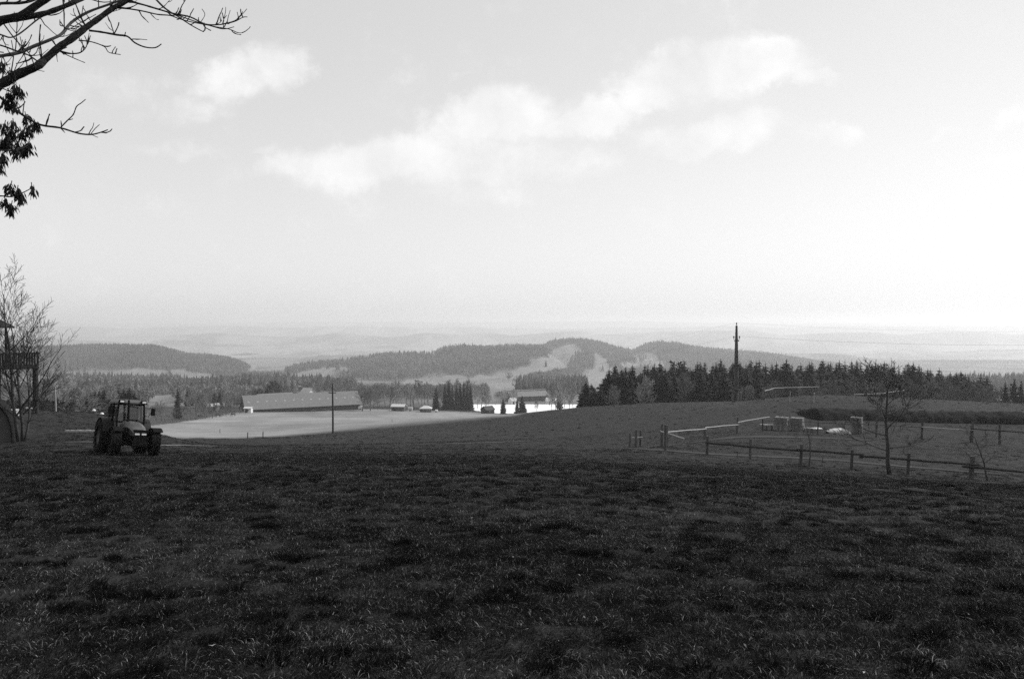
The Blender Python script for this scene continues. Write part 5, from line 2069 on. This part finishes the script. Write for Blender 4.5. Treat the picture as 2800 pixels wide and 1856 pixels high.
# ------------------------------------------------------------------ horses
def horse_mesh(grazing, seed):
    me = bpy.data.meshes.new('horse')
    V, E, Rr = [], [], []

    def chain(pts, rads, start=None):
        prev = start
        ids = []
        for p, r in zip(pts, rads):
            V.append(p)
            Rr.append(r)
            i = len(V) - 1
            if prev is not None:
                E.append((prev, i))
            prev = i
            ids.append(i)
        return ids
    body = chain([(-.75, 0, 1.22), (-.35, 0, 1.18), (.1, 0, 1.16), (.5, 0, 1.20), (.75, 0, 1.28)], [.27, .30, .31, .29, .23])
    if grazing:
        nk = chain([(1.0, 0, 1.18), (1.25, 0, .85), (1.42, 0, .5), (1.52, 0, .32), (1.58, 0, .10)], [.17, .13, .11, .12, .07], body[-1])
    else:
        nk = chain([(.95, 0, 1.5), (1.12, 0, 1.75), (1.3, 0, 1.86), (1.52, 0, 1.70), (1.66, 0, 1.56)], [.18, .13, .12, .10, .07], body[-1])
    for s in (-1, 1):
        chain([(-.72, s * .14, 1.0), (-.62, s * .15, .78), (-.86, s * .15, .5), (-.80, s * .15, .22), (-.76, s * .15, .04)], [.17, .11, .06, .045, .06], body[0])
        chain([(.60, s * .14, .95), (.62, s * .14, .55), (.60, s * .14, .28), (.63, s * .14, .04)], [.12, .07, .045, .06], body[3])
        hd = nk[3] if grazing else nk[2]
        chain([(V[hd][0] - .03, s * .07, V[hd][2] + .17)], [.025], hd)
    chain([(-1.02, 0, 1.22), (-1.12, 0, .9), (-1.10, 0, .55)], [.06, .07, .03], body[0])
    me.from_pydata(V, E, [])
    o = bpy.data.objects.new('tmp', me)
    C.objects.link(o)
    md = o.modifiers.new('skin', 'SKIN')
    for i, sv in enumerate(me.skin_vertices[0].data):
        sv.radius = (Rr[i], Rr[i])
        sv.use_root = (i == 2)
    md.use_smooth_shade = True
    o.modifiers.new('sub', 'SUBSURF').levels = 1
    dg = bpy.context.evaluated_depsgraph_get()
    out = bpy.data.meshes.new_from_object(o.evaluated_get(dg))
    bpy.data.objects.remove(o)
    return out


M_coat = mat('horse_coat', .07, .6, .3, obj_rand=.5)
hm = [horse_mesh(True, 1), horse_mesh(False, 2)]
for me in hm:
    me.materials.clear()
    me.materials.append(M_coat)
for (px, d, kind, yaw, lab) in ((855, 400, 0, 175, 'dark horse grazing alone left of the utility pole'), (885, 410, 0, 200, 'dark horse grazing just left of the pole, head away from its neighbour'),
                                (897, 404, 1, 10, 'dark horse standing right beside the utility pole'), (962, 415, 1, 5, 'dark horse standing in the open pasture right of the pole'),
                                (545, 335, 0, 190, 'dark horse grazing by the lower fence, leftmost one'), (594, 348, 0, 0, 'dark horse beside the fence below the bare trees'), (636, 352, 0, 170, 'dark horse grazing out in the pasture below the small white shed')):
    o = link('horse', hm[kind])
    o.location = ground(px, d)
    o.rotation_euler = (0, 0, R(yaw))
    tag(o, lab, 'horse')


# ------------------------------------------------------------------ the big ash at the left, its branches hanging into the picture
def ash_tree():
    g = random.Random(77)
    tx, ty = -7.2, 6.6
    t = thing('ash_tree', 'big bare ash whose dark branches and seed bunches hang into the upper left', 'tree', (0, 0, 0))
    zg = h(tx, ty)
    M_ash = mat('ash_bark', 0.025, 0.95, 0.1, n_scale=14, n_amt=.35, bump=.7, bump_scale=35)
    M_ash_t = mat('ash_twig', 0.03, 0.95, 0.1, n_scale=30, n_amt=.25)
    mb = MB()
    mb.tube([(tx, ty, zg - .4), (tx + .03, ty, zg + .5), (tx - .05, ty, zg + 2.5), (tx + .08, ty + .1, zg + 5), (tx, ty, zg + 7.5), (tx + .2, ty, zg + 9.5)], [.48, .34, .29, .24, .17, .10], 14)
    mb.obj('trunk', M_ash, t, True)

    def smooth(pts, k=4):
        out = []
        n = len(pts)
        for i in range(n - 1):
            p0, p1, p2, p3 = pts[max(i - 1, 0)], pts[i], pts[i + 1], pts[min(i + 2, n - 1)]
            for j in range(k):
                u = j / k
                out.append(.5 * ((2 * p1) + (p2 - p0) * u + (2 * p0 - 5 * p1 + 4 * p2 - p3) * u * u + (3 * p1 - p0 - 3 * p2 + p3) * u ** 3))
        out.append(pts[-1])
        return out

    def twig(mb, p, d, L, r, lev=0):
        d = d.normalized()
        n = 5
        pts, rad = [p], [r]
        q = p.copy()
        for i in range(n):
            d = d + Vector((g.gauss(0, .16), g.gauss(0, .16), .16 + g.gauss(0, .12)))
            d.normalize()
            q = q + d * L / n
            pts.append(q.copy())
            rad.append(r * (1 - .55 * (i + 1) / n) * (1.25 if i == n - 1 else 1))
            if i > 0:                      # bud knots
                rad[-1] *= g.choice((1, 1, 1.45))
        mb.tube(pts, rad, 5)
        if lev == 0 and L > .12:
            for k in range(g.choice((0, 1, 2))):
                i = g.randint(1, 4)
                dd = (pts[i + 1] - pts[i]).normalized()
                o = Matrix.Rotation(g.uniform(0, 6.28), 3, dd) @ dd.orthogonal()
                twig(mb, pts[i], dd * .6 + o.normalized() * .8, L * g.uniform(.3, .55), r * .75, 1)

    def branch(pts, w0, w1, d0, d1, twigs=0, tl=(.10, .3), root=None, mt=None):
        """pts in photograph pixels with widths in pixels at distances d0..d1; root: extra points towards the trunk"""
        n = len(pts)
        Q, W = [], []
        for i, (px, py) in enumerate(pts):
            d = d0 + (d1 - d0) * i / max(n - 1, 1)
            Q.append(P(px, py, d))
            W.append((w0 + (w1 - w0) * i / max(n - 1, 1)) / FPX * d / 2)
        if root is not None:
            Q = [Vector(q) for q in root] + Q
            W = [W[0] * (1 + .25 * (len(root) - i)) for i in range(len(root))] + W
        S = smooth(Q)
        Wd = np.interp(np.linspace(0, len(W) - 1, len(S)), np.arange(len(W)), W)
        Wd = [float(x) * g.uniform(.9, 1.1) for x in Wd]
        mb = MB()
        mb.tube(S, Wd, 8 if w0 > 8 else 6)
        o = mb.obj('branch', mt or (M_ash if w0 > 9 else M_ash_t), t, True)
        tb = MB()
        skip = 4 * len(root) if root is not None else 0
        for k in range(twigs):
            i = g.randint(min(skip, len(S) - 3), len(S) - 2)
            dd = (S[i + 1] - S[i]).normalized()
            a = dd.orthogonal().normalized()
            a = Matrix.Rotation(g.uniform(0, 6.28), 3, dd) @ a
            twig(tb, S[i], dd * .5 + a * .8, g.uniform(*tl), g.uniform(.0035, .006))
        if twigs:
            tb.obj('twigs', M_ash_t, o)
        return S

    trunkp = lambda z: (tx + .05, ty, z)
    # main limb rising to the right and out of the top of the frame
    branch([(-140, 300), (0, 232), (45, 206), (100, 182), (125, 161), (160, 131), (200, 103), (235, 76), (270, 51), (310, 22), (355, -2), (400, -40)], 27, 11, 5.6, 6.2, 12, (.12, .32), [trunkp(2.4), (-5.8, 6.0, 3.1)])
    # upper pair
    branch([(-120, 95), (0, 57), (55, 45), (100, 15), (150, -18), (210, -70)], 26, 14, 5.2, 5.4, 4, (.1, .25), [trunkp(3.6), (-5.2, 5.6, 4.0)])
    branch([(20, 54), (70, 48), (130, 35), (190, 12), (235, -8), (290, -40)], 16, 10, 5.25, 5.6, 4, (.1, .25))
    branch([(-100, 20), (0, 10), (50, 9), (85, 3), (130, -14)], 9, 6, 4.8, 5.0, 6, (.08, .2), [trunkp(3.9), (-5.0, 5.2, 4.2)])
    # pale parallel limb
    branch([(-110, 175), (0, 154), (50, 145), (90, 128), (140, 108), (170, 92), (195, 62), (240, 34), (300, 12), (345, -5)], 11, 6, 6.6, 7.2, 10, (.15, .4), [trunkp(2.9), (-6.2, 6.5, 3.4)], mat('ash_pale_bark', .075, .95, .1, n_scale=14, n_amt=.3))
    branch([(-60, 110), (0, 124), (40, 138), (75, 150), (105, 170)], 5, 4, 5.9, 5.8, 5, (.08, .2))
    branch([(-50, 85), (0, 95), (30, 103), (60, 88), (108, 50), (150, 30), (230, -20)], 5, 3, 6.4, 7.0, 5, (.1, .25))
    branch([(10, 66), (35, 100), (60, 128), (82, 150), (95, 185)], 4, 3, 5.5, 5.7, 4, (.06, .18))
    # long sprays to the right
    branch([(330, -25), (356, 2), (400, 16), (440, 28), (475, 38), (520, 47), (560, 66), (600, 68), (640, 60), (664, 48), (676, 47)], 6, 2.2, 6.1, 6.5, 9, (.06, .16))
    branch([(420, -8), (445, 18), (465, 33), (490, 48), (520, 68), (545, 82), (557, 88)], 5, 2.2, 6.3, 6.4, 6, (.05, .14))
    branch([(300, 22), (345, 24), (390, 31), (430, 40), (465, 43), (490, 52), (520, 60), (570, 70), (610, 80), (640, 74)], 4.2, 2, 6.1, 6.4, 7, (.05, .14))
    branch([(480, 40), (530, 58), (580, 72), (625, 80), (650, 90), (664, 90)], 3.4, 1.8, 6.3, 6.5, 4, (.04, .1))
    branch([(600, 68), (640, 58), (660, 42), (675, 25)], 2.6, 1.6, 6.4, 6.5, 2, (.04, .08))
    branch([(545, 66), (560, 42), (552, 25)], 2, 1.6, 6.4, 6.4, 1, (.04, .07))
    branch([(608, 66), (616, 36), (617, 20)], 2, 1.5, 6.45, 6.45, 2, (.03, .06))
    # lower twigs of the main limb
    branch([(243, 84), (275, 88), (320, 96), (348, 100), (368, 117), (395, 129), (424, 131), (441, 121)], 6, 3, 6.0, 6.2, 4, (.06, .16))
    branch([(215, 111), (250, 115), (285, 128), (298, 144), (330, 150)], 3.4, 2, 6.0, 6.1, 3, (.04, .1))
    branch([(165, 140), (195, 147), (222, 143), (238, 122), (231, 98)], 4, 2.2, 5.95, 5.8, 5, (.05, .14))
    branch([(150, 135), (185, 152), (210, 163), (232, 172)], 3, 2, 5.95, 5.9, 3, (.05, .12))
    branch([(236, 76), (222, 50), (212, 25), (206, 10)], 6, 3, 6.0, 5.9, 5, (.06, .16))
    branch([(140, 107), (158, 132), (175, 150)], 4, 2.4, 6.6, 6.5, 3, (.05, .12))
    branch([(165, 60), (185, 80), (225, 60), (262, 40)], 3, 2, 6.1, 6.3, 4, (.06, .15))
    # lower branch with the upturned fork
    branch([(-110, 210), (-40, 245), (0, 266), (30, 291), (70, 320), (112, 342), (165, 350), (215, 365), (250, 368), (276, 362), (295, 355)], 9, 2.6, 5.4, 5.6, 6, (.04, .11), [trunkp(2.2), (-5.4, 5.7, 2.9)])
    branch([(165, 350), (182, 332), (200, 314), (209, 292), (222, 282), (234, 272)], 4, 2.2, 5.55, 5.6, 3, (.03, .07))
    branch([(248, 367), (260, 352), (272, 341)], 2.4, 1.8, 5.6, 5.6)
    branch([(250, 368), (262, 374), (268, 376)], 2.2, 1.6, 5.6, 5.6)
    branch([(62, 316), (64, 296), (67, 278)], 3.2, 2.4, 5.45, 5.45)
    # hanging shoots that carry the seed bunches
    S1 = branch([(-150, 330), (-60, 395), (0, 402), (35, 385), (60, 360), (78, 348)], 6, 2.4, 5.0, 5.2, 3, (.04, .1), [trunkp(1.9), (-4.9, 5.2, 2.6)])
    S2 = branch([(-60, 395), (0, 410), (40, 412), (68, 402), (82, 392)], 4, 2.2, 5.0, 5.2, 3, (.04, .1))
    S3 = branch([(-150, 500), (-60, 540), (0, 536), (30, 538), (60, 528), (88, 514)], 5, 2.2, 4.9, 5.1, 3, (.03, .08), [trunkp(1.7), (-4.9, 5.1, 2.2)])
    S4 = branch([(-40, 540), (0, 552), (16, 562), (32, 572)], 3, 2, 5.0, 5.0, 2, (.03, .06))
    S5 = branch([(-60, 225), (0, 240), (24, 250), (45, 258)], 4, 2.2, 5.3, 5.3, 2, (.03, .08))
    M_key = mat('ash_keys', .02, .9, .1, n_scale=40, n_amt=.3)
    spots = [(30, 205, 5.4), (42, 245, 5.3), (55, 253, 5.3), (28, 268, 5.3), (36, 290, 5.3), (12, 285, 5.3), (2, 180, 5.4), (10, 350, 5.1), (38, 345, 5.15), (20, 380, 5.1), (8, 395, 5.1), (72, 325, 5.5), (80, 355, 5.2), (98, 345, 5.5), (60, 368, 5.2),
             (50, 398, 5.15), (66, 412, 5.2), (80, 402, 5.2), (42, 420, 5.1), (6, 430, 5.05), (0, 455, 5.0), (28, 516, 5.0), (46, 528, 5.05), (88, 520, 5.1), (60, 540, 5.05), (16, 556, 5.0), (30, 570, 5.0), (20, 400, 5.1), (30, 365, 5.15), (-20, 380, 5.1)]
    for (px, py, d) in spots:
        c = P(px, py, d)
        kb = MB()
        kb.tube([c + Vector((g.uniform(-.015, .015), 0, .05)), c, c + Vector((0, 0, -.03))], [.003, .003, .002], 4)
        for k in range(g.randint(34, 48)):
            a = g.uniform(0, 6.28)
            r = abs(g.gauss(0, .013))
            q = c + Vector((math.cos(a) * r, math.sin(a) * r, g.uniform(-.025, .035)))
            L, w = g.uniform(.034, .05), g.uniform(.004, .006)
            dn = Vector((math.cos(a) * .35 + g.gauss(0, .2), math.sin(a) * .35 + g.gauss(0, .2), -1)).normalized()
            sd_ = dn.cross(Vector((g.gauss(0, 1), g.gauss(0, 1), .2))).normalized()
            nn = dn.cross(sd_) * .0012
            vs = [q, q + dn * L * .45 + sd_ * w, q + dn * L, q + dn * L * .45 - sd_ * w]
            kb.add([v_ + nn for v_ in vs] + [v_ - nn for v_ in vs], [(0, 1, 2, 3), (7, 6, 5, 4), (0, 4, 5, 1), (1, 5, 6, 2), (2, 6, 7, 3), (3, 7, 4, 0)])
        kb.obj('seed_bunch', M_key, t)


ash_tree()


# ------------------------------------------------------------------ meadow grass
def make_grass():
    M_grass = mat('grass_blades', 1.0, .8, .02, tone=True, transl=.10, obj_rand=.65)
    col = bpy.data.collections.new('grass_tufts')
    g = np.random.default_rng(3)

    def tuft(n, rad, h0, h1, w, tone, pale, lean, flat=0.0):
        V, F, T = [], [], []
        for k in range(n):
            a = g.random() * 6.283
            r = rad * math.sqrt(g.random())
            bx, by = r * math.cos(a), r * math.sin(a)
            hh = g.uniform(h0, h1) * (1 - .35 * r / rad)
            la = a + g.normal(0, .9)
            ln = abs(g.normal(lean, .25)) * hh + r * .3
            wd = w * g.uniform(.7, 1.3)
            fa = g.random() * 6.283
            sx, sy = math.cos(fa) * wd, math.sin(fa) * wd
            dx, dy = math.cos(la) * ln, math.sin(la) * ln
            tn = tone * g.uniform(.6, 1.4)
            if g.random() < pale:
                tn = g.uniform(.04, .24)  # dead blades, and sunlit glints painted as pale colour
                if g.random() < .85:
                    hh *= .5
                    dx, dy = dx * .8, dy * .8
            o = len(V)
            V += [(bx - sx, by - sy, -.01), (bx + sx, by + sy, -.01), (bx + dx * .35 - sx * .8, by + dy * .35 - sy * .8, hh * .55), (bx + dx * .35 + sx * .8, by + dy * .35 + sy * .8, hh * .55),
                  (bx + dx, by + dy, hh * (1 - flat * g.random()))]
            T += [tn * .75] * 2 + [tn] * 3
            F += [(o, o + 1, o + 3), (o, o + 3, o + 2), (o + 2, o + 3, o + 4)]
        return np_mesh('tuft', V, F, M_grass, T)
    specs = [(80, .16, .012, .042, .0019, .0070, .10, .8, .3)] * 4 + [(80, .16, .010, .032, .002, .0085, .15, 1.2, .4)] * 3 + [(150, .07, .025, .065, .002, .005, .012, .8, .2)] * 3 + [(70, .16, .008, .022, .002, .020, .20, 1.2, .5)] * 2
    for k, sp in enumerate(specs):
        o = bpy.data.objects.new('tuft_%02d' % k, tuft(*sp))
        col.objects.link(o)

    def band(d0, d1, dens, sc0, sc1):
        area = .72 * (d1 * d1 - d0 * d0) + 4 * (d1 - d0)
        n = int(area * dens)
        y = np.sqrt(g.uniform(d0 * d0, d1 * d1, n))
        x = g.uniform(-1, 1, n) * (y * .72 + 1.5)
        return x, y, g.uniform(sc0, sc1, n)
    parts = [band(2.2, 7, 160, .8, 1.3), band(7, 13, 110, .9, 1.4), band(13, 24, 60, 1.0, 1.6), band(24, 36, 26, 1.15, 1.8), band(36, 46, 15, 1.1, 1.7), band(46, 58, 10, 1.0, 1.6), band(58, 75, 6.0, 1.0, 1.6), band(75, 150, 1.0, 1.2, 2.0)]
    x = np.concatenate([q[0] for q in parts])
    y = np.concatenate([q[1] for q in parts])
    s = np.concatenate([q[2] for q in parts])
    # keep clear of things standing on the meadow
    b = P(352, 1236, 38.5)
    keep = np.hypot(x - b.x, y - b.y) > 0.2
    qx, qy = project(x, y, H(x, y))
    keep &= ~((y > 72) & (qx < 1400) & (qy < np.interp(qx, XB, YB) + 3))
    x, y, s = x[keep], y[keep], s[keep]
    # patches: tussocks where one noise is high, pale tufts where another is
    cl = fbm(x * 2.2, y * 2.2, 2)
    pl = fbm(x * .8 + 20, y * .8, 3)
    idx = g.integers(0, 7, len(x))
    u = g.random(len(x))
    tus = (cl > .52) & (u < np.interp(y, [5, 14, 30, 50, 75, 80], [.13, .14, .14, .10, .07, .10]))
    idx = np.where(tus, g.integers(7, 10, len(x)), idx)
    idx = np.where((pl > .54) & ~tus & (g.random(len(x)) < .4), g.integers(10, 12, len(x)), idx)
    s = s * np.where(tus, np.interp(y, [5, 40, 75, 80], [1.15, .8, .8, 1.1]) * g.uniform(.5, 1.4, len(x)), 1.0) * (.75 + .5 * fbm(x * .2 + 4, y * .2, 2))
    z = H(x, y)
    r = np.hypot(x, y)
    bumps = (fbm(x * 1.3, y * 1.3, 2) - 0.5) * 0.11 + (fbm(x * 3.5, y * 3.5, 1) - 0.5) * 0.035
    z = z + bumps * (1 - sstep(25, 40, r)) * sstep(0.5, 3, r)
    me = bpy.data.meshes.new('meadow_grass')
    me.vertices.add(len(x))
    me.vertices.foreach_set('co', np.stack([x, y, z - .005], 1).astype(np.float32).ravel())
    for nm, tp, arr in (('idx', 'INT', idx.astype(np.int32)), ('sc', 'FLOAT', s.astype(np.float32)), ('rz', 'FLOAT', (g.random(len(x)) * 6.283).astype(np.float32))):
        at = me.attributes.new(nm, tp, 'POINT')
        at.data.foreach_set('value', arr)
    me.materials.append(M_grass)
    me.update()
    o = link('meadow_grass', me)
    ng = bpy.data.node_groups.new('grass_scatter', 'GeometryNodeTree')
    ng.interface.new_socket('Geometry', in_out='INPUT', socket_type='NodeSocketGeometry')
    ng.interface.new_socket('Geometry', in_out='OUTPUT', socket_type='NodeSocketGeometry')
    N, L = ng.nodes.new, ng.links.new
    gi, go = N('NodeGroupInput'), N('NodeGroupOutput')
    m2p = N('GeometryNodeMeshToPoints')
    ci = N('GeometryNodeCollectionInfo')
    ci.inputs['Collection'].default_value = col
    ci.inputs['Separate Children'].default_value = True
    ci.inputs['Reset Children'].default_value = True
    iop = N('GeometryNodeInstanceOnPoints')

    def attr(nm, tp):
        a = N('GeometryNodeInputNamedAttribute')
        a.data_type = tp
        a.inputs[0].default_value = nm
        return [q for q in a.outputs if q.enabled][0]
    L(gi.outputs[0], m2p.inputs[0])
    L(m2p.outputs[0], iop.inputs['Points'])
    L(ci.outputs[0], iop.inputs['Instance'])
    iop.inputs['Pick Instance'].default_value = True
    L(attr('idx', 'INT'), iop.inputs['Instance Index'])
    cx = N('ShaderNodeCombineXYZ')
    L(attr('rz', 'FLOAT'), cx.inputs[2])
    er = N('FunctionNodeEulerToRotation')
    L(cx.outputs[0], er.inputs[0])
    L(er.outputs[0], iop.inputs['Rotation'])
    L(attr('sc', 'FLOAT'), iop.inputs['Scale'])
    L(iop.outputs[0], go.inputs[0])
    o.modifiers.new('scatter', 'NODES').node_group = ng
    tag(o, 'short dark meadow grass growing in uneven tufts', 'grass', None, 'stuff')
    print('grass tufts', len(x))


make_grass()


def dry_leaves():
    """pale dead leaves and straws lying about the turf"""
    g = np.random.default_rng(9)
    n = 90
    y = np.exp(g.uniform(math.log(4.2), math.log(34), n))
    x = g.uniform(-.72, .72, n) * y
    z = H(x, y) + (fbm(x * 1.3, y * 1.3, 2) - 0.5) * 0.11 + .035
    V, F, T = [], [], []
    for i in range(n):
        a = g.random() * 6.28
        L, w = g.uniform(.008, .03), g.uniform(.003, .010)
        c, s_ = math.cos(a), math.sin(a)
        t1, t2 = g.uniform(-.012, .02), g.uniform(-.012, .02)
        o = len(V)
        V += [(x[i] - c * L, y[i] - s_ * L, z[i] + t1), (x[i] - s_ * w, y[i] + c * w, z[i] + .006), (x[i] + c * L, y[i] + s_ * L, z[i] + t2), (x[i] + s_ * w, y[i] - c * w, z[i] + .004)]
        F += [(o, o + 1, o + 2, o + 3)]
        T += [g.uniform(.05, .3)] * 4
    o = link('dry_leaves', np_mesh('dry_leaves', V, F, mat('dry_leaf', 1.0, .8, .1, tone=True), T))
    tag(o, 'pale dead leaves and straws scattered over the dark turf', 'leaves', None, 'stuff')


dry_leaves()

# ------------------------------------------------------------------ haze: one closed box of pale air
def make_haze():
    mb = MB()
    mb.box((0, 0, -172.5), (90000, 90000, 495))
    m = bpy.data.materials.new('haze')
    m.use_nodes = True
    nt = m.node_tree
    nt.nodes.clear()
    o = nt.nodes.new('ShaderNodeOutputMaterial')
    v = nt.nodes.new('ShaderNodeVolumePrincipled')
    v.inputs['Color'].default_value = (1, 1, 1, 1)
    v.inputs['Density'].default_value = 1.75e-4
    v.inputs['Anisotropy'].default_value = 0.52
    nt.links.new(v.outputs[0], o.inputs['Volume'])
    ob = mb.obj('haze', m)
    tag(ob, 'pale haze lying over the valley', 'haze', None, 'stuff')


make_haze()
